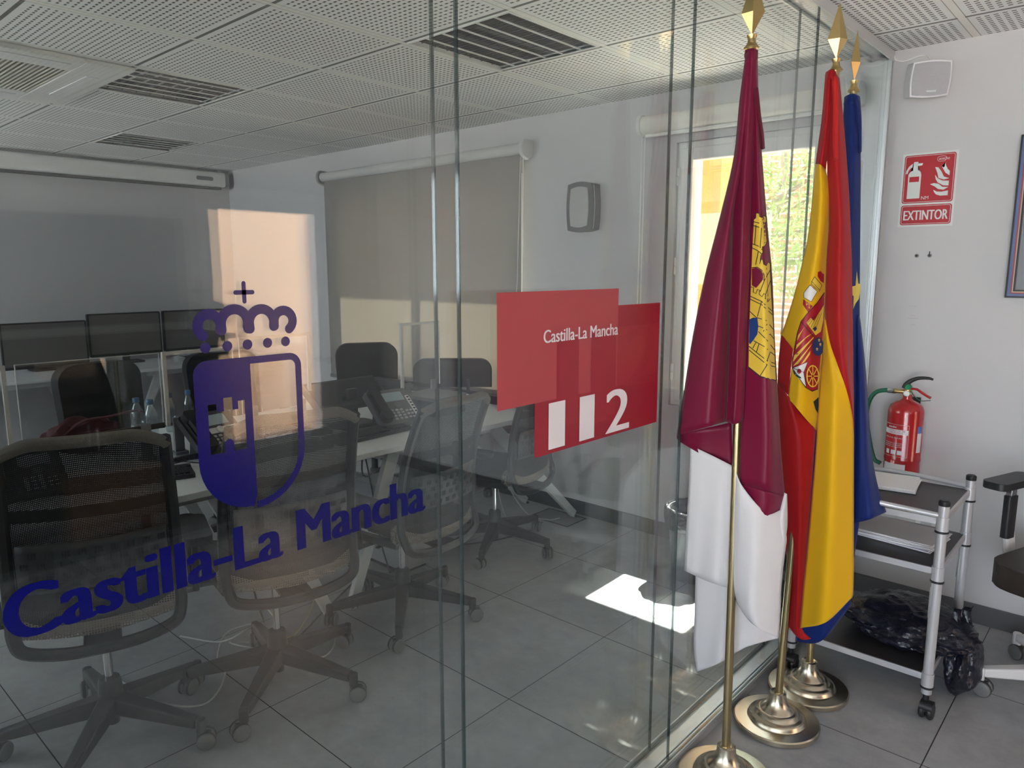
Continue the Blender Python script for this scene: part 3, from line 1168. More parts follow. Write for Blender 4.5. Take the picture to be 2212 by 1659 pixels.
M_pet = clear_glass('clear_bottle', (.80, .86, .88), .05, .05)
BOT = [(-3.583, 1.337, 'left one of the two full water bottles before the black armchair'), (-3.484, 1.361, 'right one of the two full water bottles, nearest the pale screen frame'),
       (-3.60, 1.50, 'small water bottle just left of the pale screen frame post'), (-3.62, 1.60, 'small water bottle seen through the pale framed screen')]
for k, (x, y, lb) in enumerate(BOT):
    s = .92 if k < 2 else .80
    b = thing('water_bottle', lb, 'bottle', (x, y, .741), 0, 'small water bottles on the bench')
    obj('bottle_body', MB().lathe([(0, .0), (.028 * s, 0), (.032 * s, .008), (.032 * s, .06), (.029 * s, .065), (.032 * s, .07), (.032 * s, .115), (.026 * s, .135), (.013 * s, .163), (.0125 * s, .175)], 24), M_pet, b)
    obj('bottle_cap', MB().lathe([(.0, .192 * 1), (.015 * s, .192), (.016 * s, .19), (.016 * s, .17), (0, .17)], 20, Matrix.Scale(1, 4)), mat('blue_cap', (.05, .17, .32), .4), b)
    if s < .8 or True:
        for ch in b.children:
            if ch.name.startswith('bottle_cap'):
                ch.location.z = 0
M_red = mat('dark_red_cloth', (.075, .006, .012), .7)
bag = thing('red_bag', 'dark red soft bag slumped on the bench behind the left chair', 'bag', (-3.45, 1.06, .741))
b = bmesh.new()
bmesh.ops.create_icosphere(b, subdivisions=4, radius=1)
for v in b.verts:
    n_ = noise.noise(v.co * 2.2) * .22
    v.co = Vector((v.co.x * .085, v.co.y * (.145 + .02 * v.co.z), (v.co.z * .5 + .5) * .15)) * (1 + n_)
obj('bag_body', b, M_red, bag)
obj('strap', MB().sweep(spline([(.06, -.12, .08), (.06, -.02, .15), (.05, .1, .155), (.05, .2, .165), (.05, .24, .15)], 6), .03, .006), M_red, bag)
obj('buckle', MB().rbox((.055, .19, .13), (.07, .215, .165), .004, axis=0), M_chrome, bag)

# papers and boxes at the window end
for k, (x, y, z, lb) in enumerate([(-3.02, 2.95, .741, 'stack of white paper sheets near the window blind')]):
    ps_ = MB()
    for j in range(5):
        a = random.uniform(-.2, .2)
        M_ = Matrix.Translation((x, y - .05, z + .012 * j)) @ Matrix.Rotation(a, 4, 'Z')
        ps_.box((-.11, -.1, 0), (.11, .1, .010), M_)
    tag(obj('paper_stack', ps_, M_paper, smooth=False), lb, 'paper')
bx = thing('equipment_box', 'black equipment box with pale rim beside the third chair back', 'box', (-3.0, 2.70, .741), .1)
obj('box_body', MB().rbox((-.13, -.12, 0), (.13, .12, .085), .012), M_black, bx, bevel=.004)
obj('box_lid', MB().rbox((-.14, -.13, .086), (.14, .13, .105), .02), M_grey, bx, bevel=.004)

# under the bench: computer, cables
pc = thing('computer_tower', 'pale computer tower under the desk between two chairs', 'computer', (-2.93, 2.32, 0), 0)
obj('case', MB().box((-.2, -.09, .02), (.2, .09, .43)), mat('pale_case', (.55, .56, .57), .5), pc, bevel=.006)
obj('front_panel', MB().box((.2, -.085, .03), (.212, .085, .42)), mat('panel_grey', (.36, .37, .38), .4), pc, bevel=.004)
obj('foot', MB().box((-.18, -.08, 0), (.18, .08, .02)), M_black, pc)
M_cable = mat('white_cable', (.62, .62, .60), .5)
random.seed(3)
WC = [('white network cable coiled on the floor behind the left chair', [(-2.95, 1.2, .006), (-2.7, 1.25, .05), (-2.62, 1.32, .10), (-2.72, 1.42, .06), (-2.80, 1.33, .02), (-2.66, 1.22, .008), (-2.52, 1.18, .006), (-2.40, 1.04, .006), (-2.55, .93, .006), (-2.8, .9, .006)]),
      ('looped white network cable under the second chair', [(-3.0, 1.6, .006), (-2.7, 1.52, .006), (-2.5, 1.40, .03), (-2.56, 1.28, .07), (-2.70, 1.30, .03), (-2.58, 1.42, .008), (-2.36, 1.5, .006), (-2.5, 1.66, .006), (-2.9, 1.8, .006)]),
      ('white cable hanging down behind the far right chair', [(-2.95, 3.05, .70), (-2.88, 3.05, .45), (-2.80, 3.04, .15), (-2.72, 3.08, .012), (-2.60, 3.12, .006)]),
      ('pale cable looping to the floor box', [(-3.0, 3.12, .70), (-2.92, 3.15, .35), (-2.78, 3.22, .08), (-2.70, 3.34, .01), (-2.66, 3.42, .008)]),
      ('yellowish cable lying under the bench by the pale tower', [(-3.0, 1.9, .005), (-2.8, 1.75, .005), (-2.66, 1.62, .02), (-2.6, 1.5, .005), (-2.7, 1.35, .005)])]
for k, (lb, pts) in enumerate(WC):
    tag(obj('cable', MB().tube(spline(pts, 10), .0035, 6), mat('tan_cable', (.5, .42, .25), .5) if k == 4 else M_cable), lb, 'cable', 'pale cables under the bench')
BC = [('black cable hanging left of the pale leg, below the phone desk', [(-2.72, 2.0, .715), (-2.70, 2.03, .5), (-2.76, 2.12, .2), (-2.8, 2.2, .005)]),
      ('black cable running slantwise below the phone desk', [(-2.75, 2.02, .715), (-2.78, 2.05, .55), (-2.85, 2.3, .6), (-2.9, 2.5, .66)]),
      ('black cable dropping under the keyboard desk', [(-2.72, 1.35, .715), (-2.70, 1.37, .5), (-2.74, 1.43, .2), (-2.80, 1.5, .005)]),
      ('black cable stretched along the floor behind the second chair', [(-2.62, 1.15, .005), (-2.55, 1.45, .005), (-2.7, 1.75, .005), (-2.9, 2.1, .005)]),
      ('black cable snaking on the floor to the far right desk leg', [(-2.95, 2.55, .005), (-2.75, 2.8, .005), (-2.66, 3.1, .005), (-2.7, 3.3, .005)])]
for lb, pts in BC:
    tag(obj('cable', MB().tube(spline(pts, 8), .004, 6), M_black), lb, 'cable', 'black cables under the bench')
fb = thing('floor_box', 'flush grey floor box lid beside the slanted desk leg', 'floor box', (-2.69, 3.44, 0))
obj('rim', MB().box((-.15, -.10, .0005), (.15, -.092, .003)).box((-.15, .092, .0005), (.15, .10, .003)).box((-.15, -.092, .0005), (-.142, .092, .003)).box((.142, -.092, .0005), (.15, .092, .003)), M_dark, fb, smooth=False)
obj('lid', MB().box((-.14, -.09, .0004), (.14, .09, .002)), mat('box_lid_grey', (.2, .205, .21), .4), fb, smooth=False)

# waste bin with a bag
bn = thing('waste_bin', 'grey waste bin lined with a shiny black bag below the window', 'waste bin', (-1.64, 3.20, 0))
obj('bin_body', MB().lathe([(0, .004), (.10, .0), (.104, .01), (.128, .36), (.124, .36), (.10, .02), (0, .02)], 36), mat('bin_grey', (.09, .095, .10), .35), bn)
b = MB()
nA, G = 60, []
for k, (r_, z) in enumerate([(.10, .20), (.118, .34), (.132, .372), (.146, .362), (.150, .33), (.146, .29), (.140, .262)]):
    row = []
    for i in range(nA + 1):
        a = 2 * PI * (i % nA) / nA
        w = .010 * noise.noise(Vector((math.cos(a) * 5, math.sin(a) * 5, z * 14))) * (k > 0)
        row.append(((r_ + w) * math.cos(a), (r_ + w) * math.sin(a), z + 1.6 * w))
    G.append(row)
b.grid(G)
bmesh.ops.remove_doubles(b.bm, verts=b.bm.verts, dist=1e-5)
obj('bin_liner', b, mat('black_film', (.012, .012, .014), .18, coat=.4, bump=(45, .9)), bn, sub=1)
# ================================================================ mesh task chairs
M_cf = mat('chair_frame', (.022, .022, .023), .5)
M_cfg = mat('chair_lumbar_grey', (.05, .05, .052), .5)
M_mesh = holed('chair_mesh_black', (.009, .009, .010), .11, .0042, .7)
M_beige = holed('chair_mesh_beige', (.24, .205, .17), .34, .0075, .75)
M_beige2 = mat('woven_rim', (.25, .225, .19), .85, bump=(420, 1.0))
M_caster = mat('caster_rim', (.17, .165, .165), .5)
M_tyre = mat('caster_tread', (.035, .035, .037), .6)


def add_base(t, leg_mat, rim_mat, r=.325, spin=0.0, hub_z=.13, cast_spin=(20, 80, 150, 220, 300)):
    """five-star base: five legs, each with its twin caster as a sub-part"""
    obj('hub', MB().lathe([(0, .05), (.02, .05), (.022, .085), (.036, .09), (.038, .13), (.034, .20), (.030, .21), (0, .21)], 24), leg_mat, t)
    for k in range(5):
        a = spin + 2 * PI * k / 5
        d = Vector((math.cos(a), math.sin(a), 0))
        lb = MB()
        lb.bar(d * .02 + Vector((0, 0, .122)), d * (r - .01) + Vector((0, 0, .088)), .058, .060, w2=.034, h2=.032)
        lb.cyl(d * r + Vector((0, 0, .052)), d * r + Vector((0, 0, .104)), .016, n=16)
        lg = obj('leg', lb, leg_mat, t, bevel=.006)
        c = R(cast_spin[k]) + a
        ax = Vector((math.cos(c), math.sin(c), 0))
        fw = Vector((-ax.y, ax.x, 0))
        cen = d * r + fw * .014 + Vector((0, 0, .030))
        cb = MB()
        prof = [(0, -.012), (.020, -.012), (.0265, -.009), (.029, -.004), (.029, .004), (.0265, .009), (.020, .012), (0, .012)]
        for s in (-1, 1):
            Mx = Matrix.Translation(cen + ax * s * .016) @ ax.to_track_quat('Z', 'Y').to_matrix().to_4x4()
            cb.lathe(prof, 24, Mx)
        cb.mi = 1
        for s in (-1, 1):
            Mx = Matrix.Translation(cen + ax * s * .016) @ ax.to_track_quat('Z', 'Y').to_matrix().to_4x4()
            cb.lathe([(.0292, -.0055), (.0302, -.003), (.0302, .003), (.0292, .0055)], 24, Mx)
        cb.box(cen - Vector((.012, .012, -.006)), cen + Vector((.012, .012, .026)))
        obj('caster', cb, [rim_mat, M_tyre], lg)


def curve_back(u, z, w=.205, lean=.12, z0=.44, z1=1.03, bow=.040):
    """point of the chair back: u -1..1 across, z up (chair faces +Y)"""
    t = (z - z0) / (z1 - z0)
    wz = w * (1 - .10 * t * t)
    return Vector((u * wz, -.235 - lean * t + .05 * math.sin(PI * min(max(t, 0), 1)) - bow * (1 - u * u), z))


def make_task_chair():
    t = thing('office_chair', 'x', 'office chair', (0, 0, 0), 0, 'black mesh task chairs along the glass')
    add_base(t, M_cf, M_caster)
    obj('gas_column', MB().cyl((0, 0, .205), (0, 0, .44), .0135, n=20), M_chrome, t)
    me = MB().box((-.09, -.13, .385), (.09, .12, .425)).bar((.08, .02, .40), (.22, .03, .385), .02, .008).bar((-.08, -.05, .40), (-.20, -.06, .385), .02, .008)
    obj('mechanism', me, M_cf, t, bevel=.006)
    # seat: cushion with rolled woven edge at the back
    G = []
    for i in range(13):
        v = -1 + 2 * i / 12
        row = []
        for j in range(13):
            u = -1 + 2 * j / 12
            row.append((u * .215 * (1 - .06 * max(v, 0) ** 2), .02 + v * .235, .462 - .028 * max(0, v) ** 3 - .006 * (1 - u * u) + .012 * abs(u) ** 3))
        G.append(row)
    s = MB()
    s.grid(G)
    obj('seat_mesh', s, mat('seat_fabric', (.05, .048, .046), .9, bump=(300, .6)), t, solid=.022)
    rim = [(-.205, -.18, .478), (-.195, -.215, .470), (0, -.25, .458), (.195, -.215, .470), (.205, -.18, .478)]
    obj('seat_edge', MB().sweep(spline(rim, 8), .05, .075, up=(0, .25, 1)), M_beige, t)
    fr = [(-.215, -.20, .435), (-.22, 0, .432), (-.215, .2, .43), (-.16, .25, .415), (0, .258, .41), (.16, .25, .415), (.215, .2, .43), (.22, 0, .432), (.215, -.20, .435)]
    obj('seat_frame', MB().sweep(spline(fr, 6), .02, .04), M_cf, t)
    # back: outer U frame sweeping under the seat, inner mesh, rim, lumbar panel
    L = [curve_back(-1.06, z) for z in (1.0, .9, .8, .7, .6, .5)]
    Rr = [curve_back(1.06, z) for z in (.5, .6, .7, .8, .9, 1.0)]
    bot = [Vector((-.213, -.248, .445)), Vector((-.19, -.262, .408)), Vector((-.10, -.285, .392)), Vector((0, -.292, .39)), Vector((.10, -.285, .392)), Vector((.19, -.262, .408)), Vector((.213, -.248, .445))]
    obj('back_frame', MB().sweep(spline(L + bot + Rr, 5), .034, .030, up=(0, 1, 0)), M_cf, t)
    obj('back_bracket', MB().bar((0, -.285, .39), (0, -.05, .405), .10, .018), M_cf, t, bevel=.004)
    tr_ = [curve_back(u, 1.022 - .03 * abs(u) ** 6) for u in (-1.06, -1.0, -.7, -.35, 0, .35, .7, 1.0, 1.06)]
    obj('back_rim', MB().sweep(spline(tr_, 5), .036, .030, up=(0, -.3, 1)), M_beige2, t)
    G = [[curve_back(u, z) for u in [-1 + .1 * k for k in range(21)]] for z in [.47 + .54 * k / 16 for k in range(17)]]
    b = MB()
    b.grid(G)
    obj('back_mesh', b, M_mesh, t)
    obj('back_crossbar', MB().sweep(spline([curve_back(u, .80) + Vector((0, .012, 0)) for u in (-1.04, -.5, 0, .5, 1.04)], 5), .012, .035), M_cf, t)
    # lumbar panel with groups of three slits
    G = [[curve_back(u, z) + Vector((0, -.014, 0)) for u in [-.93 + .155 * k for k in range(13)]] for z in [.575 + .145 * k / 6 for k in range(7)]]
    lp = MB()
    lp.grid(G)
    lpo = obj('lumbar_panel', lp, M_cfg, t, solid=.008)
    sl = MB()
    for r_ in range(4):
        z = .595 + .031 * r_
        for c in range(9):
            u = -.84 + .2 * c + (.1 if r_ % 2 else 0)
            if abs(u) > .9:
                continue
            for k in range(3):
                uu = u + (k - 1) * .036
                p = curve_back(uu, z) + Vector((0, -.0187, 0))
                sl.box(p - Vector((.0028, .0012, .009)), p + Vector((.0028, .0012, .009)))
    obj('slit', sl, M_dark, lpo, smooth=False)
    # armrests
    for s in (-1, 1):
        st = MB().bar((s * .16, -.02, .405), (s * .275, -.02, .41), .06, .02).bar((s * .275, -.02, .40), (s * .285, -.015, .59), .022, .07, up=(0, 1, 0))
        ar = obj('armrest', st, M_cf, t, bevel=.006)
        obj('arm_pad', MB().rbox((s * .285 - .045, -.15, .592), (s * .285 + .045, .11, .620), .03), mat('arm_pad', (.035, .036, .04), .45), ar, bevel=.008)
    return t


chairA = make_task_chair()
TC = [(-2.46, .765, (-.946, .324), .065, .55, 'black mesh task chair behind the big blue C at the left, nearest the camera'),
      (-2.335, 1.30, (-.972, .235), .062, .30, 'black mesh task chair behind the blue crest, second from the left picture edge'),
      (-2.42, 1.97, (-.996, -.08), .0, .12, 'black mesh task chair left of the glass joint, third along the bench'),
      (-2.66, 2.83, (-.97, -.22), .0, .95, 'mesh task chair below the red sign, the farthest along the bench')]
for k, (x, y, fw, dz, spin, lb) in enumerate(TC):
    c = chairA if k == 0 else copy_tree(chairA)
    c.location = (x, y, 0)
    c.rotation_euler = (0, 0, math.atan2(fw[1], fw[0]) - PI / 2)
    c['label'] = lb
    for ch in c.children:
        nm = ch.name.split('.')[0]
        if nm in ('leg', 'hub'):
            ch.rotation_euler = (0, 0, spin)
        elif nm != 'gas_column':
            ch.location = (0, 0, dz)

# ================================================================ black leather armchairs across the bench
M_lea = mat('black_leather', (.010, .010, .010), .55, spec=.3, bump=(220, .25))


def make_armchair():
    t = thing('armchair', 'x', 'office armchair', (0, 0, 0), 0, 'black leather armchairs across the bench')
    add_base(t, M_black, M_caster)
    obj('gas_column', MB().cyl((0, 0, .205), (0, 0, .42), .022, n=20), M_black, t)
    obj('seat', MB().rbox((-.24, -.22, .42), (.24, .26, .52), .08), M_lea, t, bevel=.03, seg=4)
    pts = [(.215 - .09 + .09 * math.cos(R(a)), .26 - .09 + .09 * math.sin(R(a))) for a in range(0, 91, 15)] + [(-.215 + .09 + .09 * math.cos(R(a)), .26 - .09 + .09 * math.sin(R(a))) for a in range(90, 181, 15)] + [(-.20, -.26), (.20, -.26)]
    bk = MB().prism(pts, lambda u, v: Vector((u, -.27 - .10 * (v + .26), .79 + v)), (0, -.075, 0))
    obj('backrest', bk, M_lea, t, bevel=.035, seg=5)
    obj('back_stem', MB().bar((0, -.20, .43), (0, -.335, .66), .06, .02), M_black, t, bevel=.004)
    for s in (-1, 1):
        a = obj('armrest', MB().sweep(rounded([(s * .24, .16, .46), (s * .29, .17, .66), (s * .29, -.17, .66), (s * .25, -.24, .56)], .06), .025, .03, up=(1, 0, 0)), M_black, t)
        obj('arm_pad', MB().rbox((s * .29 - .035, -.16, .672), (s * .29 + .035, .19, .70), .03), M_lea, a, bevel=.008)
    return t


arm = make_armchair()
AC = [(-3.80, 1.42, .15, 0.0, 'black leather armchair behind the thin-edged clear screen, at the left'),
      (-3.82, 2.02, -.1, .0, 'black leather armchair behind the blue crest, across the bench'),
      (-3.86, 2.93, -.55, -.03, 'black leather armchair with a tall narrow back, near the window blind')]
for k, (x, y, a, dz, lb) in enumerate(AC):
    c = arm if k == 0 else copy_tree(arm)
    c.location = (x, y, 0)
    c.rotation_euler = (0, 0, -PI / 2 + a)
    c['label'] = lb
    c.location.z = 0
    for ch in c.children:
        if ch.name.split('.')[0] not in ('leg', 'hub', 'gas_column'):
            ch.location = (0, 0, dz)
ty = thing('typist_chair', 'black typist chair with a low rounded back on a post, between bench and window blind', 'office chair', (-3.46, 3.30, 0), R(42))
add_base(ty, M_black, M_caster, r=.22)
obj('gas_column', MB().cyl((0, 0, .205), (0, 0, .44), .02, n=20), M_black, ty)
obj('seat', MB().rbox((-.19, -.10, .44), (.19, .20, .50), .07), M_lea, ty, bevel=.02)
bp_ = [(.25 - .075 + .075 * math.cos(R(a)), .10 - .075 + .075 * math.sin(R(a))) for a in range(0, 91, 15)] + [(-.25 + .075 + .075 * math.cos(R(a)), .10 - .075 + .075 * math.sin(R(a))) for a in range(90, 181, 15)] + [(-.25, -.08), (.25, -.08)]
obj('backrest', MB().prism(bp_, lambda u, v: Vector((u, -.13, .87 + v)), (0, -.06, 0)), M_lea, ty, bevel=.02, seg=4)
obj('back_post', MB().sweep(rounded([(.10, .0, .435), (.10, -.17, .44), (.10, -.185, .84)], .06), .05, .02, up=(1, 0, 0)), M_black, ty)

# ================================================================ white and brown office chair by the right edge
M_wc = mat('white_nylon', (.72, .70, .71), .4)
M_bl = mat('brown_leather', (.032, .022, .018), .4, bump=(260, .2))
oc = thing('office_chair', 'white framed office chair with brown leather seat at the right picture edge', 'office chair', (-.06, 3.12, 0), R(160))
add_base(oc, M_wc, M_caster, r=.34, spin=R(47), cast_spin=(60, 30, 150, 220, 100))
obj('gas_column', MB().cyl((0, 0, .20), (0, 0, .41), .02, n=20), M_black, oc)
obj('mechanism', MB().box((-.1, -.13, .38), (.1, .13, .425)), M_black, oc, bevel=.01)
obj('tilt_lever', MB().tube([(.09, .03, .40), (.2, .05, .395), (.27, .06, .395)], .012, 10, radii=[.008, .010, .018]), M_black, oc)
obj('seat', MB().rbox((-.255, -.23, .425), (.255, .27, .51), .10), M_bl, oc, bevel=.032, seg=4)
obj('backrest', MB().prism(bowed(.44, .56, .02, 6), lambda u, v: Vector((u, -.28 - .12 * (v + .28), .84 + v)), (0, -.06, 0)), M_bl, oc, bevel=.028, seg=4)
obj('back_bracket', MB().sweep(rounded([(0, -.1, .40), (0, -.30, .42), (0, -.36, .70)], .08), .12, .02, up=(1, 0, 0)), M_wc, oc)
for s in (-1, 1):
    a = obj('armrest', MB().bar((s * .18, -.05, .415), (s * .32, -.03, .45), .05, .03).bar((s * .315, -.03, .44), (s * .325, -.02, .56), .024, .055, up=(0, 1, 0)), M_wc, oc, bevel=.008)
    obj('arm_sleeve', MB().rbox((s * .325 - .016, -.045, .52), (s * .325 + .016, .01, .685), .012), M_black, a, bevel=.004)
    obj('arm_stem', MB().box((s * .325 - .011, -.035, .675), (s * .325 + .011, .0, .728)), M_chrome, a, bevel=.002)
    obj('arm_pad', MB().rbox((s * .325 - .045, -.14, .728), (s * .325 + .045, .12, .755), .03), M_black, a, bevel=.008)
# ================================================================ lettering and signs on the glass
M_blue = mat('blue_vinyl', (.0012, .0018, .085), .22, spec=.35)
GF = GX + .0045                # just in front of the outer skin


def gl(u, v):
    return Vector((GF, u, v))


def arc(cx, cy, r, a0, a1, n=14):
    return [(cx + r * math.cos(R(a0 + (a1 - a0) * k / n)), cy + r * math.sin(R(a0 + (a1 - a0) * k / n))) for k in range(n + 1)]


TH = (.0006, 0, 0)
bm = place_text('Castilla-La Mancha', gl, .201, 1.0890, .668, .0675, (.0003, 0, 0), bold=.055)
tag(obj('glass_lettering', bm, M_blue, smooth=False), 'large blue lettering Castilla-La Mancha stuck across the glass', 'lettering')

cr = thing('crest_sticker', 'blue shield crest with castle cut-out and crown, stuck on the glass', 'sticker', (GF, 0, 0))


def cl(u, v):
    return Vector((0, u, v))


def ring(mb, outer, inner, d=.0006):
    """outline band between two polygons of equal point count"""
    n_ = len(outer)
    A = [mb.bm.verts.new((0, *p)) for p in outer]
    B = [mb.bm.verts.new((0, *p)) for p in inner]
    for i in range(n_):
        j = (i + 1) % n_
        f = mb.bm.faces.new((A[i], A[j], B[j], B[i]))
        f.material_index = 0


# shield: left half solid with a castle cut out, right half an outline
xm, xl, xr_, zt, zb = .5345, .449, .6195, 1.408, 1.200
oL = [(xm, zt)] + arc(xl + .020, zt - .020, .020, 90, 180, 6) + [(xl, 1.262)] + arc(xm - .005, 1.262, xm - .005 - xl, 180, 270, 10)[1:] + [(xm, zb - .002)]
# the castle as a hole: shield left half is built in strips around it
cas = [(.467, 1.345), (.467, 1.272), (.4885, 1.272)] + [(.4885, 1.284)] + [(p[0], p[1]) for p in arc(.4955, 1.284, .007, 180, 0, 6)] + [(.5025, 1.272), (.5225, 1.272), (.5225, 1.345), (.5125, 1.345), (.5125, 1.333), (.5035, 1.333), (.5035, 1.352), (.4905, 1.352), (.4905, 1.333), (.4795, 1.333), (.4795, 1.345)]
bmx = bmesh.new()


def loop(bm_, pts):
    vs = [bm_.verts.new((0, *p)) for p in pts]
    return [bm_.edges.new((vs[i], vs[(i + 1) % len(vs)])) for i in range(len(vs))]


def clean(pts):
    out = []
    for p in pts:
        if not out or (Vector(p) - Vector(out[-1])).length > 2e-4:
            out.append(p)
    return out


e = loop(bmx, clean(oL)) + loop(bmx, clean(cas))
bmesh.ops.triangle_fill(bmx, use_beauty=True, edges=e, normal=(1, 0, 0))
obj('shield_half', bmx, M_blue, cr, smooth=False)
w = .0105
outR = [(xm - .0005, zt)] + [(xr_ - .02, zt)] + arc(xr_ - .02, zt - .02, .02, 90, 0, 8)[1:] + [(xr_, 1.262)] + arc(xm, 1.262, xr_ - xm, 0, -90, 14)[1:]
inR = [(xm - .0005, zt - w)] + [(xr_ - .02, zt - w)] + arc(xr_ - .02, zt - .02, .02 - w, 90, 0, 8)[1:] + [(xr_ - w, 1.262)] + arc(xm, 1.262, xr_ - xm - w, 0, -90, 14)[1:]
rg = MB()
A = [rg.bm.verts.new((0, *p)) for p in outR]
B = [rg.bm.verts.new((0, *p)) for p in inR]
for i in range(len(A) - 1):
    rg.bm.faces.new((A[i], A[i + 1], B[i + 1], B[i]))
obj('shield_outline', rg, M_blue, cr, smooth=False)
# crown: five joined arches, five dots and a cross


def stroke(pts, wd):
    mb = MB()
    L_, R2 = [], []
    k = len(pts)
    for i, p in enumerate(pts):
        a, b = Vector(pts[max(i - 1, 0)]), Vector(pts[min(i + 1, k - 1)])
        d = (b - a).normalized()
        nrm = Vector((-d.y, d.x))
        L_.append(Vector(p) + nrm * wd / 2)
        R2.append(Vector(p) - nrm * wd / 2)
    A_ = [mb.bm.verts.new((0, p.x, p.y)) for p in L_]
    B_ = [mb.bm.verts.new((0, p.x, p.y)) for p in R2]
    for i in range(k - 1):
        mb.bm.faces.new((A_[i], A_[i + 1], B_[i + 1], B_[i]))
    for p in (pts[0], pts[-1]):
        mb.bm.faces.new([mb.bm.verts.new((.0001, p[0] + wd / 2 * math.cos(2 * PI * i / 16), p[1] + wd / 2 * math.sin(2 * PI * i / 16))) for i in range(16)])
    return mb


W_ = .0145
for k, pts in enumerate([
        arc(.4765, 1.4565, .0165, 235, 0, 16) + [(.4925, 1.450)],
        [(.4945, 1.449)] + arc(.5145, 1.4575, .0205, 180, 0, 18) + [(.5345, 1.449)],
        [(.5375, 1.449)] + arc(.5565, 1.4575, .0195, 180, 0, 18) + [(.5755, 1.4505)],
        [(.5770, 1.4505)] + arc(.5925, 1.4575, .0155, 180, -55, 18)]):
    obj('crown_arch', stroke([(p[0], p[1] + (.0004 if k % 2 else 0)) for p in pts], W_), M_blue, cr, smooth=False).location.x = .0002 * k
for u in (.469, .5015, .5325, .5645, .5945):
    d_ = MB()
    d_.bm.faces.new([d_.bm.verts.new((0, p[0], p[1])) for p in arc(u, 1.4262, .0075, 0, 345, 23)])
    obj('crown_dot', d_, M_blue, cr, smooth=False)
cx_ = MB()
for a, b in (((.5185, 1.502), (.5445, 1.502)), ((.5315, 1.489), (.5315, 1.515))):
    s_ = stroke([a, b], .0065)
    merge(cx_.bm, s_.bm)
obj('crown_cross', cx_, M_blue, cr, smooth=False)

M_r1 = mat('light_red_vinyl', (.40, .045, .052), .30)
M_r2 = mat('dark_red_vinyl', (.29, .006, .018), .30)
M_r3 = mat('mid_red_vinyl', (.33, .016, .028), .30)
M_vw = mat('white_vinyl', (.76, .70, .71), .4)
sg = thing('emergency_sticker', 'red 112 sign of two overlapping panels with white lettering, stuck on the glass', 'sign', (GF, 0, 0))
obj('dark_panel', MB().box((0, 1.187, 1.1255), (.0004, 1.7005, 1.4475)), M_r2, sg, smooth=False)
obj('light_panel', MB().box((.0004, 1.0675, 1.2475), (.0007, 1.5028, 1.4885)), M_r1, sg, smooth=False)
obj('light_overlap', MB().box((.0004, 1.5028, 1.2475), (.0007, 1.6985, 1.3935)).box((.0004, 1.352, 1.168), (.0007, 1.460, 1.2475)), M_r3, sg, smooth=False)
pale = mat('ghost_red_vinyl', (.31, .011, .023), .30)  # large faint figures printed behind the white ones
for s_, u0, w_, z0, h_ in (('1', 1.262, .082, 1.180, .200), ('1', 1.392, .105, 1.180, .205), ('2', 1.541, .155, 1.240, .150)):
    bm = place_text(s_, cl, u0, z0, w_, h_, (.0010, 0, 0), bold=.035)
    obj('ghost_figure', bm, pale, sg, smooth=False)
for s_, u0, w_, z0, h_ in (('1', 1.234, .060, 1.135, .106), ('1', 1.349, .060, 1.134, .106), ('2', 1.457, .106, 1.133, .107)):
    bm = place_text(s_, cl, u0, z0, w_, h_, (.0014, 0, 0), bold=.035)
    obj('white_figure', bm, M_vw, sg, smooth=False)
bm = place_text('Castilla-La Mancha', cl, 1.2145, 1.3760, .288, .0285, (.0014, 0, 0), bold=.03)
obj('white_lettering', bm, M_vw, sg, smooth=False)
# ================================================================ things on the right-hand wall
sp = thing('loudspeaker', 'white wall loudspeaker with grey grille above the red sign', 'loudspeaker', (-.822, YB, 2.305))
M_spk = mat('speaker_white', (.74, .73, .74), .45)
rot = Matrix.Rotation(R(27), 4, 'Z') @ Matrix.Rotation(R(10), 4, 'X')


def tl(mb, M):
    bmesh.ops.transform(mb.bm, matrix=M, verts=mb.bm.verts)
    return mb


Ms = Matrix.Translation((0, -.10, 0)) @ rot
obj('cabinet', tl(MB().prism(bowed(.140, .130, .006), lambda u, v: Vector((u, -.035, v)), (0, .10, 0)), Ms), M_spk, sp, bevel=.012, seg=4)
obj('grille', tl(MB().prism(bowed(.128, .118, .006), lambda u, v: Vector((u, -.0385, v)), (0, .003, 0)), Ms), mat('speaker_grille', (.52, .51, .53), .7, bump=(900, .5)), sp, bevel=.001)
obj('name_plate', tl(MB().box((-.012, -.0405, -.050), (.024, -.0388, -.043)), Ms), M_alu, sp)
obj('bracket', MB().box((-.02, -.075, -.03), (.02, -.0, .03)), M_spk, sp, bevel=.003)
tag(obj('speaker_cable', MB().tube(spline([(-.985, YB - .006, 2.445), (-.975, YB - .008, 2.425), (-.94, YB - .008, 2.415), (-.89, YB - .010, 2.425), (-.855, YB - .02, 2.42), (-.83, YB - .06, 2.39), (-.825, YB - .07, 2.372)], 8), .003, 8), M_trimw), 'thin white cable running from the ceiling corner to the loudspeaker', 'cable')

M_sred = mat('sign_red', (.42, .012, .022), .35)
M_sw = mat('sign_white', (.66, .70, .68), .5)
sn = thing('extinguisher_sign', 'red and white EXTINTOR sign with extinguisher and flame pictogram', 'sign', (-.812, YB, 1.873))
obj('plate', MB().rbox((-.106, -.003, -.156), (.106, -.0005, .154), .004, axis=1), M_sw, sn)


def wv(u, v):
    return Vector((u, -.0034, v))


obj('pictogram_field', MB().rbox((-.098, -.0038, -.056), (.098, -.003, .146), .01, axis=1), M_sred, sn)
obj('lettering_field', MB().rbox((-.098, -.0038, -.148), (.098, -.003, -.064), .01, axis=1), M_sred, sn)


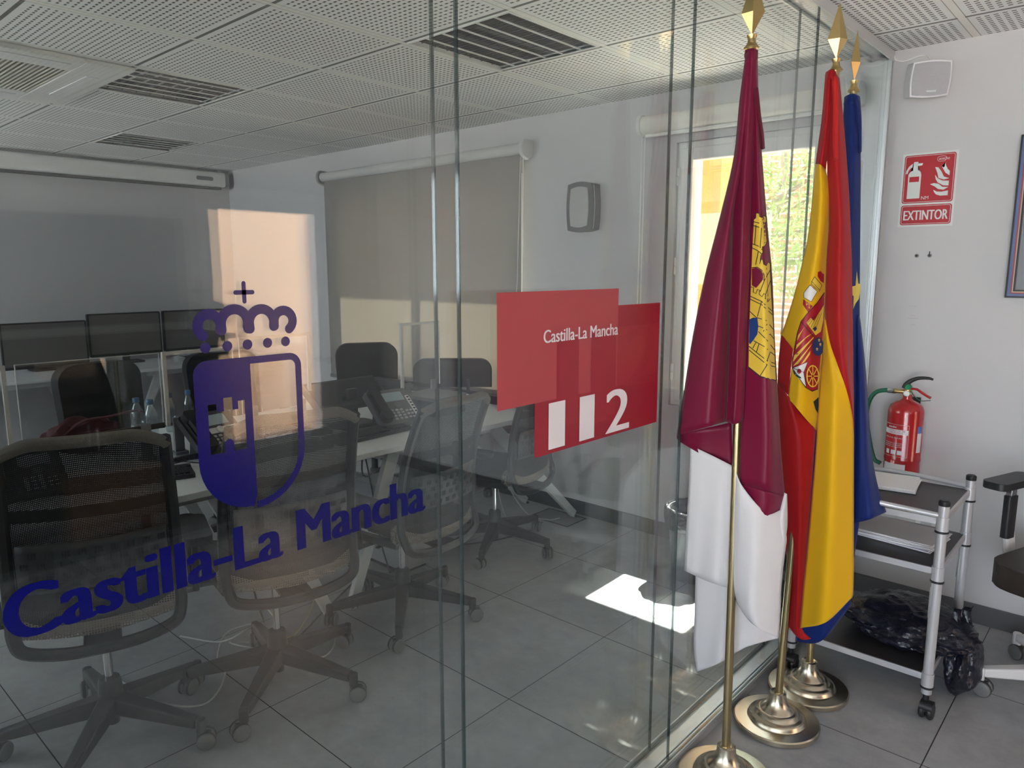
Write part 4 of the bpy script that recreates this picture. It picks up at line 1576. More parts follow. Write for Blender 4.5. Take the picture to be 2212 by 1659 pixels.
def outline(x0, x1, z0, z1, r, w_):
    o_, i_ = [], []
    for (cx, cy, t0) in ((x1 - r, z1 - r, 0), (x0 + r, z1 - r, 90), (x0 + r, z0 + r, 180), (x1 - r, z0 + r, 270)):
        for k in range(6):
            t = R(t0 + 18 * k)
            o_.append((cx + r * math.cos(t), cy + r * math.sin(t)))
            i_.append((cx + (r - w_) * math.cos(t), cy + (r - w_) * math.sin(t)))
    mb = MB()
    A_ = [mb.bm.verts.new((p[0], -.0041, p[1])) for p in o_]
    B_ = [mb.bm.verts.new((p[0], -.0041, p[1])) for p in i_]
    for k in range(len(A_)):
        j = (k + 1) % len(A_)
        mb.bm.faces.new((A_[k], A_[j], B_[j], B_[k]))
    return mb


rim = outline(-.094, .094, -.052, .142, .008, .0016)
merge(rim.bm, outline(-.094, .094, -.144, -.068, .008, .0016).bm)
obj('thin_border', rim, M_sw, sn, smooth=False)
ex = [(-.079, -.036), (-.029, -.036), (-.029, .062), (-.031, .072), (-.038, .082), (-.044, .084), (-.044, .098), (-.044, .118), (-.060, .118), (-.062, .098), (-.062, .083), (-.072, .078), (-.079, .066)]
pg = MB()
pg.prism(ex, lambda u, v: Vector((u, -.0044, v)), (0, .0004, 0))
pg.prism([(-.0439, .099), (-.028, .102), (-.026, .111), (-.0439, .111)], lambda u, v: Vector((u, -.0044, v)), (0, .0004, 0))
pg.prism([(-.0622, .112), (-.0622, .099), (-.072, .093), (-.080, .083), (-.083, .070), (-.090, .070), (-.088, .084), (-.080, .099), (-.070, .108)], lambda u, v: Vector((u, -.0044, v)), (0, .0004, 0))
obj('extinguisher_figure', pg, M_sw, sn, smooth=False)
obj('figure_band', MB().box((-.074, -.0048, .034), (-.036, -.0042, .056)), M_sred, sn, smooth=False)
fl = MB()
for pts in ([(.046, .092), (.062, .064), (.078, .052), (.078, .070), (.070, .078), (.062, .094), (.060, .108), (.056, .084)],
            [(.022, .090), (.034, .088), (.046, .072), (.058, .048), (.078, .040), (.058, .036), (.038, .044), (.032, .066)],
            [(.024, .058), (.036, .042), (.054, .032), (.078, .030), (.078, .010), (.058, .012), (.036, .026), (.028, .040)],
            [(.008, .020), (.022, .024), (.040, .020), (.056, .006), (.078, .004), (.060, -.006), (.040, -.002), (.026, .010)],
            [(.022, -.004), (.036, -.012), (.054, -.014), (.078, -.010), (.078, -.030), (.050, -.030), (.034, -.024), (.026, -.014)]):
    fl.prism(pts, lambda u, v: Vector((u, -.0044, v)), (0, .0008, 0))
obj('flame_figure', fl, M_sw, sn, smooth=False)
bm = place_text('EXTINTOR', lambda u, v: Vector((u, -.0042, v)), -.086, -.128, .172, .041, bold=.028)
obj('lettering', bm, M_sw, sn, smooth=False)
bm = place_text('NM', lambda u, v: Vector((u, -.0042, v)), -.022, -.042, .028, .014, bold=.0)
merge(bm, place_text('acecho', lambda u, v: Vector((u, -.0042, v)), .034, .118, .040, .012, shear=.2))
merge(bm, outline(.028, .062, .112, .134, .010, .0012).bm)
obj('small_print', bm, M_sw, sn, smooth=False)

for k, (x, lb) in enumerate(((-.832, 'left one of two grey screw plugs in the wall below the red sign'), (-.782, 'right one of two grey screw plugs in the wall, with a bent hook'))):
    p = thing('wall_plug', lb, 'wall plug', (x, YB, 1.592), 0, 'screw plugs left in the wall')
    obj('plug', MB().cyl((0, -.003, 0), (0, -.0005, 0), .009, n=16), mat('plug_grey', (.3, .3, .3), .6), p)
    obj('screw', MB().cyl((0, -.010, 0), (0, -.003, 0), .005, n=12), M_dark, p)
    if k:
        obj('hook', MB().tube([(0, -.008, .004), (.001, -.010, .018)], .002, 6), M_dark, p)

pf = thing('picture_frame', 'framed picture with black, blue and red striped moulding at the right edge', 'picture', (-.28, YB, 1.738))
W2_, H2_ = .21, .318


def frame_ring(a, b, y0, y1):
    mb = MB()
    for (u0, v0, u1, v1) in ((-W2_ + a, -H2_ + a, -W2_ + b, H2_ - a), (W2_ - b, -H2_ + a, W2_ - a, H2_ - a), (-W2_ + b, H2_ - b, W2_ - b, H2_ - a), (-W2_ + b, -H2_ + a, W2_ - b, -H2_ + b)):
        mb.box((u0, y1, v0), (u1, y0, v1))
    return mb


obj('outer_moulding', frame_ring(0, .006, -.001, -.036), mat('frame_black', (.01, .01, .012), .3), pf)
obj('blue_moulding', frame_ring(.006, .016, -.001, -.030), mat('frame_blue', (.10, .14, .30), .4), pf)
obj('red_moulding', frame_ring(.016, .021, -.001, -.026), mat('frame_red', (.35, .06, .08), .4), pf)
obj('gilt_moulding', frame_ring(.021, .025, -.001, -.024), mat('frame_gilt', (.55, .45, .30), .4), pf)
obj('inner_moulding', frame_ring(.025, .031, -.001, -.026), mat('frame_black'), pf)
obj('print', MB().box((-W2_ + .031, -.010, -H2_ + .031), (W2_ - .031, -.001, H2_ - .031)), mat('print_grey', (.22, .23, .26), .3), pf, smooth=False)
so = thing('wall_socket', 'white wall socket behind the trolley, half hidden by its post', 'socket', (-.70, YB, .40))
obj('plate', MB().rbox((-.042, -.008, -.042), (.042, -.0005, .042), .006, axis=1), M_trimw, so, bevel=.002)
obj('insert', MB().lathe([(0, .0), (.022, 0), (.022, .003), (0, .003)], 24, Matrix.Translation((0, -.008, 0)) @ Matrix.Rotation(PI / 2, 4, 'X')), mat('socket_inner', (.6, .6, .6), .5), so)
sm = mat('scuff_grey', (.42, .42, .43), .8)
st = MB()
for (u, v, l) in ((-.845, 1.372, .03), (-.838, 1.33, .02), (-.85, 1.318, .045), (-.835, 1.29, .02)):
    st.box((u, YB - .0006, v), (u + l, YB - .0002, v + .0015))
tag(obj('wall_scuff', st, sm, smooth=False), 'faint grey scuff marks on the wall above the extinguisher', 'scuff marks', kind='stuff')

# ================================================================ the trolley
M_tp = mat('silver_tube', (.55, .55, .57), .36, .35)
M_ts = mat('dark_shelf', (.030, .028, .030), .38)
TX0, TX1, TY0, TY1 = -.945, -.476, 2.685, 3.13
tr = thing('trolley', 'grey tube trolley with three dark shelves on black casters', 'trolley', ((TX0 + TX1) / 2, (TY0 + TY1) / 2, 0))
hx, hy = (TX1 - TX0) / 2, (TY1 - TY0) / 2
for z, nm in ((.135, 0), (.520, 1), (.695, 2)):
    s_ = obj('shelf', MB().box((-hx + .004, -hy + .004, z + .004), (hx - .004, hy - .004, z + .017)), M_ts, tr, bevel=.001)
    e_ = MB()
    for a, b in (((-hx + .01, -hy - .004), (hx - .01, -hy + .004)), ((-hx + .01, hy - .004), (hx - .01, hy + .004)), ((-hx - .004, -hy + .01), (-hx + .004, hy - .01)), ((hx - .004, -hy + .01), (hx + .004, hy - .01))):
        e_.box((a[0], a[1], z - .004), (b[0], b[1], z + .018))
    obj('edge_rail', e_, M_tp, s_, bevel=.001)
for sx in (-1, 1):
    for sy in (-1, 1):
        x, y = sx * hx, sy * hy
        top_ = .765 if sy < 0 else .755
        pb = MB().cyl((x, y, .085), (x, y, top_), .0165, n=24)
        for z in (.135, .52, .695):
            pb.cyl((x, y, z - .022), (x, y, z + .026), .0195, n=24)
        po = obj('post', pb, M_tp, tr)
        for z in (.135, .52, .695):
            obj('rubber_ring', MB().lathe([(.0165, -.005), (.0215, -.003), (.0215, .002), (.0165, .004)], 24, Matrix.Translation((x, y, z - .026))), M_black, po)
        obj('post_cap', MB().lathe([(.0168, -.006), (.0175, -.004), (.0175, .010), (.013, .014), (0, .014)], 24, Matrix.Translation((x, y, top_))), M_black, po)
        if sx > 0:
            obj('side_screw', MB().box((x - .018, y - .003, .36), (x - .0155, y + .003, .47)), M_chrome, po, smooth=False)
        cst = MB()
        cst.cyl((x, y, .062), (x, y, .085), .010, n=14)
        for s in (-1, 1):
            cst.lathe([(0, -.010), (.022, -.010), (.028, -.004), (.028, .004), (.022, .010), (0, .010)], 22, Matrix.Translation((x + .008 + s * .0125, y - .012, .0285)) @ Matrix.Rotation(PI / 2, 4, 'Y'))
        cst.rbox((x - .012, y - .038, .03), (x + .028, y + .012, .062), .015, axis=0)
        obj('caster', cst, M_black, tr, bevel=.002)
obj('handle', MB().tube(spline([(hx, -hy, .722), (hx - .12, -hy - .012, .728), (0, -hy - .03, .735), (-hx + .12, -hy - .012, .728), (-hx, -hy, .722)], 8), .0095, 12), M_tp, tr)
obj('handle', MB().tube(spline([(hx, hy, .722), (0, hy + .02, .728), (-hx, hy, .722)], 8), .0095, 12), M_tp, tr)

# papers, holder, cup
def sheets(name, label, x, y, z, n_, rz, w=.21, l=.297, jitter=.05, group=None):
    mb = MB()
    for k in range(n_):
        M_ = Matrix.Translation((x + random.uniform(-.004, .004), y + random.uniform(-.004, .004), z + .0022 * k)) @ Matrix.Rotation(rz + random.uniform(-jitter, jitter), 4, 'Z')
        mb.box((-w / 2, -l / 2, 0), (w / 2, l / 2, .002), M_)
    return tag(obj(name, mb, mat('white_sheets', (.78, .77, .80), .8), smooth=False), label, 'paper', group)


random.seed(11)
sheets('paper_stack', 'white paper stack on the trolley top in front of the extinguisher', -.775, 3.00, .7135, 6, PI / 2 + .12, jitter=.03)
sheets('paper_stack', 'untidy white paper stack on the middle trolley shelf', -.665, 2.93, .5385, 12, PI / 2 - .05, jitter=.09)
hl = thing('paper_holder', 'clear acrylic holder on the trolley top beside the blue flag', 'holder', (-.885, 2.86, .7135))
ha = MB().box((-.10, -.06, 0), (.05, .10, .003))
ha.bar((-.025, -.0, .003), (-.02, .03, .115), .12, .003, up=(0, 1, 0))
obj('acrylic_sheet', ha, M_acry, hl, smooth=False)
cup = thing('paper_cup', 'small printed paper cup on the middle trolley shelf', 'cup', (-.865, 2.775, .5385))
obj('cup_body', MB().lathe([(0, .004), (.0225, .0), (.0235, .003), (.0325, .074), (.031, .074), (.0225, .006), (0, .006)], 36), mat('cup_white', (.74, .72, .70), .6), cup)
obj('rim', MB().lathe([(.0325, .0725), (.0342, .074), (.0342, .0765), (.0325, .078), (.031, .0765), (.031, .074)], 36), mat('cup_white'), cup)
pr2 = MB()
for (a0, z0, r_, sx) in ((-88, .048, .012, 1), (-48, .050, .010, 1), (-125, .046, .009, 1)):
    pts = []
    for k in range(14):
        t = 2 * PI * k / 14
        rr = r_ * (.85 + .25 * math.sin(3 * t + a0))
        ang, zz = R(a0) + rr * math.cos(t) / .029, z0 + rr * math.sin(t)
        rad = .0235 + .009 * zz / .074 + .0007
        pts.append((rad * math.cos(ang), rad * math.sin(ang), zz))
    pr2.bm.faces.new([pr2.bm.verts.new(p) for p in pts])
pr3 = MB()
for k in range(26):
    a0, z0 = -180 + 8 * k, .018 + .010 * ((k * 7) % 3) / 2
    ang = R(a0)
    rad = .0235 + .009 * z0 / .074 + .0007
    p = Vector((rad * math.cos(ang), rad * math.sin(ang), z0))
    t = Vector((-math.sin(ang), math.cos(ang), 0))
    pr3.bm.faces.new([pr3.bm.verts.new(p + t * a * .0025 + Vector((0, 0, b * .004))) for a, b in ((-1, -1), (1, -1), (1, 1), (-1, 1))])
obj('globe_print', pr2, mat('print_blue', (.06, .16, .32), .6), cup, smooth=False)
obj('dark_print', pr3, mat('print_dark', (.06, .06, .09), .6), cup, smooth=False)

# black plastic bag slumping off the bottom shelf
M_film = mat('navy_film', (.008, .009, .018), .33, coat=.1, bump=(38, .9))
pb = thing('plastic_bag', 'black plastic carrier bag lying on the bottom shelf and hanging over its side', 'bag', (-.60, 2.92, .155))
b = bmesh.new()
bmesh.ops.create_icosphere(b, subdivisions=5, radius=1)
for v in b.verts:
    p = v.co.copy()
    n1 = noise.noise(p * 1.7 + Vector((3, 1, 2))) * .20
    n2 = (1 - 2 * abs(noise.noise(p * 4.0))) * .10 + (1 - 2 * abs(noise.noise(p * 9.0))) * .04
    q = p * (1 + n1 + n2)
    x = q.x * .20
    z = max(0, q.z * .5 + .42) * .155
    y = q.y * .165
    v.co = Vector((x, y, z))
obj('bag_body', b, M_film, pb)
b = bmesh.new()
bmesh.ops.create_icosphere(b, subdivisions=5, radius=1)
for v in b.verts:
    p = v.co.copy()
    n1 = noise.noise(p * 1.9 + Vector((7, 5, 2))) * .22
    n2 = (1 - abs(noise.noise(p * 5.5 + Vector((2, 2, 2))))) * .09
    q = p * (1 + n1 + n2)
    v.co = Vector((.185 + q.x * .055, .03 + q.y * .125, -.055 + q.z * .085 + .03 * max(0, q.z)))
    if v.co.z < -.153:
        v.co.z = -.153
obj('hanging_fold', b, M_film, pb)
hs = MB()
for s in (-1, 1):
    G = []
    for k in range(10):
        t = k / 9
        c = Vector((.175 + .012 * s + .01 * math.sin(t * 6), .02 + .02 * s, .03 + .13 * t))
        wd = .05 * (1 - .75 * t)
        G.append([c + Vector((.012 * math.sin(j * 1.9 + t * 3), (j - 3) / 3 * wd, .01 * math.sin(j * 2.3))) for j in range(7)])
    hs.grid(G)
obj('handle', hs, M_film, pb, solid=.001)

# ================================================================ the fire extinguisher on its wall bracket
M_fred = mat('extinguisher_red', (.42, .010, .014), .22, coat=.5)
M_brass = mat('brass', (.70, .52, .24), .28, 1)
fe = thing('fire_extinguisher', 'red fire extinguisher with white label and green hose, hanging on the wall', 'fire extinguisher', (-.795, 3.475, .63))
obj('bottle', MB().lathe([(0, .0), (.066, .0), (.0715, .006), (.0715, .075), (.073, .078), (.073, .085), (.0715, .088), (.0715, .285), (.070, .300), (.062, .318), (.045, .332), (.026, .340), (.020, .346), (.019, .366), (0, .366)], 48), M_fred, fe)
obj('valve', MB().cyl((0, 0, .362), (0, 0, .395), .016, n=20).cyl((-.045, -.006, .376), (0, 0, .376), .009, n=16).cyl((-.052, -.007, .376), (-.044, -.006, .376), .0115, n=8), M_brass, fe, bevel=.0015)
obj('pressure_gauge', MB().cyl((.002, -.026, .372), (.002, -.014, .372), .0125, n=24), M_trimw, fe, bevel=.001)
obj('gauge_rim', MB().lathe([(.0115, 0), (.0135, .0), (.0135, .012), (.0115, .012)], 24, Matrix.Translation((.002, -.015, .372)) @ Matrix.Rotation(PI / 2, 4, 'X')), M_chrome, fe)
lev = [(-.012, .392, .012), (-.006, .41, .013), (.012, .428, .012), (.04, .441, .010), (.075, .444, .008), (.094, .440, .004)]
obj('top_lever', MB().tube(spline([(a, -.004, b) for a, b, c in lev], 6), .01, 10, radii=[.013 - .0085 * k / 30 for k in range(31)]), M_black, fe)
obj('lower_lever', MB().sweep(spline([(.008, -.004, .392), (.035, -.004, .392), (.055, -.004, .380), (.075, -.004, .368), (.092, -.004, .360)], 6), .016, .009), M_fred, fe)
obj('safety_knob', MB().cyl((.004, -.024, .400), (.004, -.002, .400), .012, n=20), mat('safety_green', (.01, .22, .09), .35), fe, bevel=.003)
obj('seal_strap', MB().tube(spline([(.012, -.012, .386), (.03, -.012, .362), (.055, -.010, .345), (.092, -.008, .350)], 8), .0017, 6), mat('strap_green', (.03, .12, .07), .5), fe)
hose = spline([(-.052, -.007, .376), (-.085, -.010, .376), (-.125, -.010, .362), (-.150, -.008, .320), (-.158, -.005, .25), (-.140, -.003, .15), (-.115, 0, .06), (-.085, 0, .04)], 8)
obj('hose', MB().tube(hose, .0095, 12), mat('hose_green', (.015, .16, .085), .4), fe)
obj('hose_ferrule', MB().cyl((-.052, -.007, .376), (-.078, -.009, .3765), .0125, n=16), M_chrome, fe)


def on_bottle(rad=.0719):
    def fn(u, v):
        a = -PI / 2 + u / rad - .28
        return Vector((rad * math.cos(a), rad * math.sin(a), v))
    return fn


def wrap(u0, u1, v0, v1, rad, n_=14):
    fn = on_bottle(rad)
    mb = MB()
    mb.grid([[fn(u0 + (u1 - u0) * k / n_, v) for k in range(n_ + 1)] for v in (v0, v1)])
    return mb


M_lw = mat('label_white', (.70, .66, .68), .5)
lbp = wrap(-.062, .052, .196, .218, .0719)
for (u0, u1, v0, v1) in ((-.040, -.022, .107, .126), (-.014, .006, .107, .126), (.014, .034, .107, .126)):
    merge(lbp.bm, wrap(u0, u1, v0, v1, .0719, 4).bm)
merge(lbp.bm, wrap(-.05, .05, .026, .066, .0719).bm)
for (u0, u1, v0, v1) in ((-.062, .054, .2385, .2395), (-.062, .054, .097, .098), (.0535, .0545, .097, .2395)):
    merge(lbp.bm, wrap(u0, u1, v0, v1, .0719, 8).bm)
label = obj('label', lbp, M_lw, fe)


def btext(s, u0, v0, w_, h_, rad=.0723, bold=.0):
    bm_, tw, th = text_bm(s, 1.0, bold)
    bmesh.ops.subdivide_edges(bm_, edges=[e for e in bm_.edges if e.calc_length() > .5], cuts=2)
    fn = on_bottle(rad)
    for v in bm_.verts:
        v.co = fn(u0 + v.co.x / tw * w_, v0 + v.co.y / th * h_)
    return bm_


bm = btext('EXTINTOR DE', -.030, .2085, .070, .0065)
merge(bm, btext('INCENDIOS', -.024, .200, .056, .0065))
obj('label_text', bm, M_sred, label, smooth=False)
bm = btext('acecho', -.034, .224, .038, .009, bold=.02)
merge(bm, btext('LIBERAR EL SEGURO', -.052, .178, .085, .005))
merge(bm, btext('PRESIONAR LA MANETA Y', -.050, .155, .096, .0042))
merge(bm, btext('DIRIGIR EL CHORRO A LA', -.050, .147, .098, .0042))
merge(bm, btext('BASE DE LAS LLAMAS', -.050, .139, .084, .0042))
obj('white_text', bm, M_lw, label, smooth=False)
obj('service_tag', wrap(.092, .118, .12, .222, .0721), M_lw, fe)
obj('tag_heading', wrap(.092, .118, .205, .235, .0723), mat('tag_blue', (.06, .16, .45), .5), fe)
obj('wall_bracket', MB().box((-.02, .072, .24), (.02, .114, .30)).box((-.03, .104, .18), (.03, .114, .34)), M_black, fe, bevel=.002)
# ================================================================ flag poles and flags
M_gold = mat('brushed_brass', (.60, .45, .20), .33, 1)
M_pole = mat('brass_pole', (.46, .37, .20), .28, 1)
M_fbase = mat('tarnished_brass', (.60, .54, .43), .27, 1)
POLES = [(-.847, 1.918), (-.843, 2.299), (-.835, 2.570)]
LEAN = (-.026, .052, .014)      # sideways lean of each pole at its top, metres
ZT = (2.10, 2.11, 2.10)


def flagpole(k, label):
    x, y = POLES[k]
    t = thing('flagpole', label, 'flagpole', (x, y, 0), 0, 'brass flagpoles by the glass')
    pb = MB().lathe([(0, .0), (.136, 0), (.140, .004), (.140, .017), (.136, .021), (.118, .0225), (.096, .0235), (.093, .027), (.091, .034), (.084, .040), (.076, .0405), (.073, .043), (.069, .050),
                     (.062, .055), (.056, .056), (.053, .060), (.045, .066), (.035, .078), (.029, .094), (.0275, .108), (.027, .116), (.021, .119), (.0155, .117), (0, .117)], 64)
    obj('base', pb, M_fbase, t)
    e1 = Vector((y, -x, 0)).normalized() * (LEAN[k] / ZT[k])
    pt = lambda z: Vector((e1.x * z, e1.y * z, z))
    obj('pole', MB().cyl(pt(.09), pt(.98), .0125, n=24).cyl(pt(.98), pt(ZT[k] + .004), .0118, n=24).cyl(pt(.976), pt(.984), .0131, n=24), M_pole, t)
    fn = MB()
    z = ZT[k]
    fn.lathe([(0, 0), (.018, 0), (.020, .003), (.017, .006), (.011, .014), (.0095, .024), (.0125, .031), (.013, .034), (0, .036)], 24, Matrix.Translation((0, 0, z)))
    vw = Vector((x, y, 0)).normalized()
    sd = Vector((vw.y, -vw.x, 0))
    if k == 2:
        sd = (sd * .45 + vw * .9).normalized()
    elif k == 1:
        sd = (sd * .93 + vw * .35).normalized()
    th = sd.cross(Vector((0, 0, 1)))
    lo, mid, up = z + .033, z + .088, z + .19
    b = fn.bm
    P = [b.verts.new(p) for p in (Vector((0, 0, lo)), sd * .029 + Vector((0, 0, mid)), th * .016 + Vector((0, 0, mid)), sd * -.029 + Vector((0, 0, mid)), th * -.016 + Vector((0, 0, mid)), Vector((0, 0, up)))]
    for i in range(4):
        a, c = P[1 + i], P[1 + (i + 1) % 4]
        b.faces.new((P[0], a, c))
        b.faces.new((P[5], c, a))
    fo_ = obj('finial', fn, M_gold, t, angle=20)
    fo_.location = (pt(ZT[k]).x, pt(ZT[k]).y, 0)
    return t


flagpole(0, 'nearest brass flagpole, holding the crimson and white flag')
flagpole(1, 'middle brass flagpole, holding the red and yellow flag')
flagpole(2, 'farthest brass flagpole, holding the blue flag')


def cloth(name, col, rough=.55, sheen=.08):
    m = mat(name, col, rough, sheen=sheen, spec=.22)
    return m


C_crim = cloth('crimson_satin', (.160, .003, .030), .42)
C_white = cloth('white_satin', (.66, .635, .64), .7)
C_red = cloth('flag_red', (.36, .005, .008))
C_yel = cloth('flag_yellow', (.72, .40, .004))
C_blue = cloth('flag_blue', (.005, .020, .145))
C_gold = cloth('castle_gold', (.70, .47, .05), .55)
C_gold2 = cloth('star_gold', (.80, .62, .12), .55)


class Sheet:
    """one hanging fold: rows of (px, py, d) read off the photograph, laid on the upright plane through its
    pole, d metres towards the viewer; refined by a spline both ways"""

    def __init__(self, k, rows, nu=5, nv=5, ripple=0.0, freq=3.0, seed=0):
        x, y = POLES[k]
        self.P0 = Vector((x, y, 0))
        self.n = Vector((-x, -y, 0)).normalized()
        R_rows = [np.array(spline(r, nu)) for r in rows]
        cols = np.array(R_rows)
        out = []
        for j in range(cols.shape[1]):
            out.append(np.array(spline([cols[i, j] for i in range(cols.shape[0])], nv)))
        A = np.array(out).transpose(1, 0, 2)
        if ripple:
            m, n_ = A.shape[:2]
            for i in range(m):
                for j in range(n_):
                    u, v = j / (n_ - 1), i / (m - 1)
                    A[i, j, 2] += ripple * math.sin(freq * 2 * PI * u + 1.7 * v + seed) * min(1, 3 * u, 3 * (1 - u)) * (.35 + .65 * v)
        self.A = A
        self.pts = [[self.map(*A[i, j]) for j in range(A.shape[1])] for i in range(A.shape[0])]

    def map(self, px, py, d):
        r = ray(px, py)
        q = self.P0 + self.n * d
        t = (q - CAM).dot(self.n) / r.dot(self.n)
        return CAM + r * t

    def depth(self, px, py):
        if not hasattr(self, 'ys'):
            self.ys = [lambda x, r=r: (np.interp(x, r[:, 0], r[:, 1]), np.interp(x, r[:, 0], r[:, 2])) for r in self.A]
        prev = None
        for f in self.ys:
            y, d = f(px)
            if y >= py:
                if prev is None or y - prev[0] < 1e-6:
                    return float(d)
                t = (py - prev[0]) / (y - prev[0])
                return float(prev[1] + (d - prev[1]) * t)
            prev = (y, d)
        return float(prev[1])

    def on(self, px, py, lift=.0025):
        return self.map(px, py, self.depth(px, py) + lift)


def add_sheets(mb, sheets):
    for s, mi in sheets:
        mb.mi = mi
        mb.grid(s.pts)


def patch(sheet, pts, lift=.003, cell=9):
    """a printed area: polygon in the photograph's pixels following the fold"""
    b = bmesh.new()
    vs = [b.verts.new((p[0], p[1], 0)) for p in clean(pts)]
    es = [b.edges.new((vs[i], vs[(i + 1) % len(vs)])) for i in range(len(vs))]
    bmesh.ops.triangle_fill(b, use_beauty=True, edges=es, normal=(0, 0, 1))
    for _ in range(4):
        long_ = [e for e in b.edges if e.calc_length() > cell]
        if not long_:
            break
        bmesh.ops.subdivide_edges(b, edges=long_, cuts=1)
        bmesh.ops.triangulate(b, faces=[f for f in b.faces if len(f.verts) > 3])
    for v in b.verts:
        v.co = sheet.on(v.co.x, v.co.y, lift)
    return b


def line(sheet, pts, w=1.6, lift=.0042, closed=False):
    """a printed stroke along a pixel polyline"""
    P = [Vector((p[0], p[1])) for p in pts]
    if closed:
        P.append(P[0])
    Q = [P[0]]
    for a, b in zip(P, P[1:]):
        n_ = max(1, int((b - a).length / 9))
        Q += [a.lerp(b, (i + 1) / n_) for i in range(n_)]
    b = bmesh.new()
    prev = None
    for i, p in enumerate(Q):
        d = (Q[min(i + 1, len(Q) - 1)] - Q[max(i - 1, 0)])
        d = d.normalized() if d.length > 1e-6 else Vector((1, 0))
        nn = Vector((-d.y, d.x)) * w / 2
        cur = [b.verts.new(sheet.on(*(p + nn), lift)), b.verts.new(sheet.on(*(p - nn), lift))]
        if prev:
            b.faces.new((prev[0], cur[0], cur[1], prev[1]))
        prev = cur
    return b


def emblem(name, bms, m, parent):
    dst = bmesh.new()
    for b in bms:
        merge(dst, b)
    return obj(name, dst, m, parent, smooth=True, angle=60)


def flag_object(name, label, mb, mats, solid=.0016):
    o = obj(name, mb, mats, None, smooth=True, angle=75, solid=solid)
    tag(o, label, 'flag')
    return o


# ---------------------------------------------------------------- crimson and white flag
f1 = MB()
sA = Sheet(0, [[(1611, 116, .004), (1619, 112, .016), (1627, 110, .012)],
               [(1598, 215, .0), (1610, 215, .024), (1622, 215, .004)],
               [(1585, 340, .0), (1598, 340, .034), (1608, 340, .0)],
               [(1555, 470, .0), (1575, 470, .045), (1585, 470, .0)],
               [(1522, 600, .0), (1556, 600, .055), (1579, 600, .002)],
               [(1496, 730, .0), (1540, 730, .062), (1575, 730, .004)],
               [(1477, 850, .0), (1528, 850, .066), (1571, 850, .006)],
               [(1462, 940, .0), (1522, 924, .068), (1567, 911, .008)]], 8, 6, .006, 1.4)
sB = Sheet(0, [[(1616, 112, .014), (1625, 110, .020), (1633, 111, .012)],
               [(1603, 215, .012), (1620, 215, .026), (1633, 215, .012)],
               [(1594, 340, .010), (1612, 340, .034), (1627, 340, .012)],
               [(1584, 470, .010), (1606, 470, .038), (1622, 470, .014)],
               [(1579, 600, .010), (1602, 600, .040), (1618, 600, .016)],
               [(1575, 730, .012), (1596, 730, .042), (1613, 730, .018)],
               [(1571, 850, .014), (1592, 850, .042), (1608, 850, .020)],
               [(1567, 911, .014), (1588, 916, .042), (1605, 908, .020)]], 8, 6, .003, 2.2, 1)
sC = Sheet(0, [[(1622, 112, .006), (1630, 111, .010), (1636, 113, -.004)],
               [(1624, 215, .004), (1633, 215, .016), (1638, 215, -.004)],
               [(1622, 340, .004), (1636, 340, .022), (1646, 340, -.006)],
               [(1619, 470, .004), (1642, 470, .026), (1656, 470, -.010)],
               [(1614, 600, .004), (1648, 600, .030), (1668, 600, -.014)],
               [(1609, 730, .006), (1652, 730, .034), (1673, 730, -.018)],
               [(1604, 850, .008), (1655, 850, .036), (1680, 850, -.022)],
               [(1600, 960, .008), (1658, 960, .038), (1686, 960, -.024)],
               [(1598, 1046, .008), (1655, 1060, .040), (1696, 1072, -.026)],
               ], 8, 5, .004, 1.3, 2)
# crimson below: the lower edge of the red half curves down to a corner at the right
sC2 = Sheet(0, [[(1598, 1046, .008), (1655, 1060, .040), (1696, 1072, -.026)],
                [(1601, 1058, .010), (1656, 1085, .040), (1693, 1096, -.026)],
                [(1612, 1074, .014), (1652, 1108, .039), (1686, 1114, -.020)],
                [(1634, 1099, .020), (1654, 1116, .034), (1674, 1126, -.010)]], 6, 4)
sU = Sheet(0, [[(1462, 940, -.002), (1520, 926, -.030), (1580, 912, -.020)], [(1464, 950, -.01), (1520, 962, -.040), (1582, 975, -.03)], [(1485, 964, -.016), (1528, 989, -.042), (1584, 1018, -.03)]], 6, 4)
# white half: front fold on the right, hanging lower sheets behind the pole
sW = Sheet(0, [[(1586, 1010, .004), (1605, 1052, .030), (1655, 1108, .034), (1690, 1100, -.012)],
               [(1583, 1090, .004), (1606, 1100, .040), (1650, 1130, .042), (1699, 1160, -.014)],
               [(1581, 1170, .004), (1608, 1180, .046), (1648, 1190, .046), (1696, 1190, -.010)],
               [(1580, 1250, .002), (1610, 1255, .048), (1645, 1260, .046), (1688, 1262, -.008)],
               [(1590, 1296, .004), (1612, 1310, .048), (1646, 1322, .046), (1685, 1330, -.006)],
               [(1604, 1322, .012), (1624, 1346, .046), (1652, 1366, .044), (1682, 1378, -.004)]], 7, 6, .005, 2.2)
sW2 = Sheet(0, [[(1690, 1062, -.028), (1698, 1066, -.020), (1700, 1068, -.03)], [(1676, 1126, -.012), (1690, 1118, .0), (1701, 1120, -.03)], [(1682, 1160, -.016), (1692, 1170, -.004), (1699, 1150, -.032)], [(1678, 1198, -.02), (1685, 1196, -.012), (1692, 1180, -.03)]], 5, 5)
sD = Sheet(0, [[(1492, 962, -.045), (1540, 985, -.020), (1590, 1010, -.012)],
               [(1488, 1050, -.05), (1540, 1055, -.018), (1592, 1060, -.012)],
               [(1482, 1150, -.055), (1538, 1155, -.014), (1594, 1160, -.012)],
               [(1478, 1232, -.06), (1534, 1258, -.012), (1590, 1275, -.012)]], 8, 6, .008, 1.6)
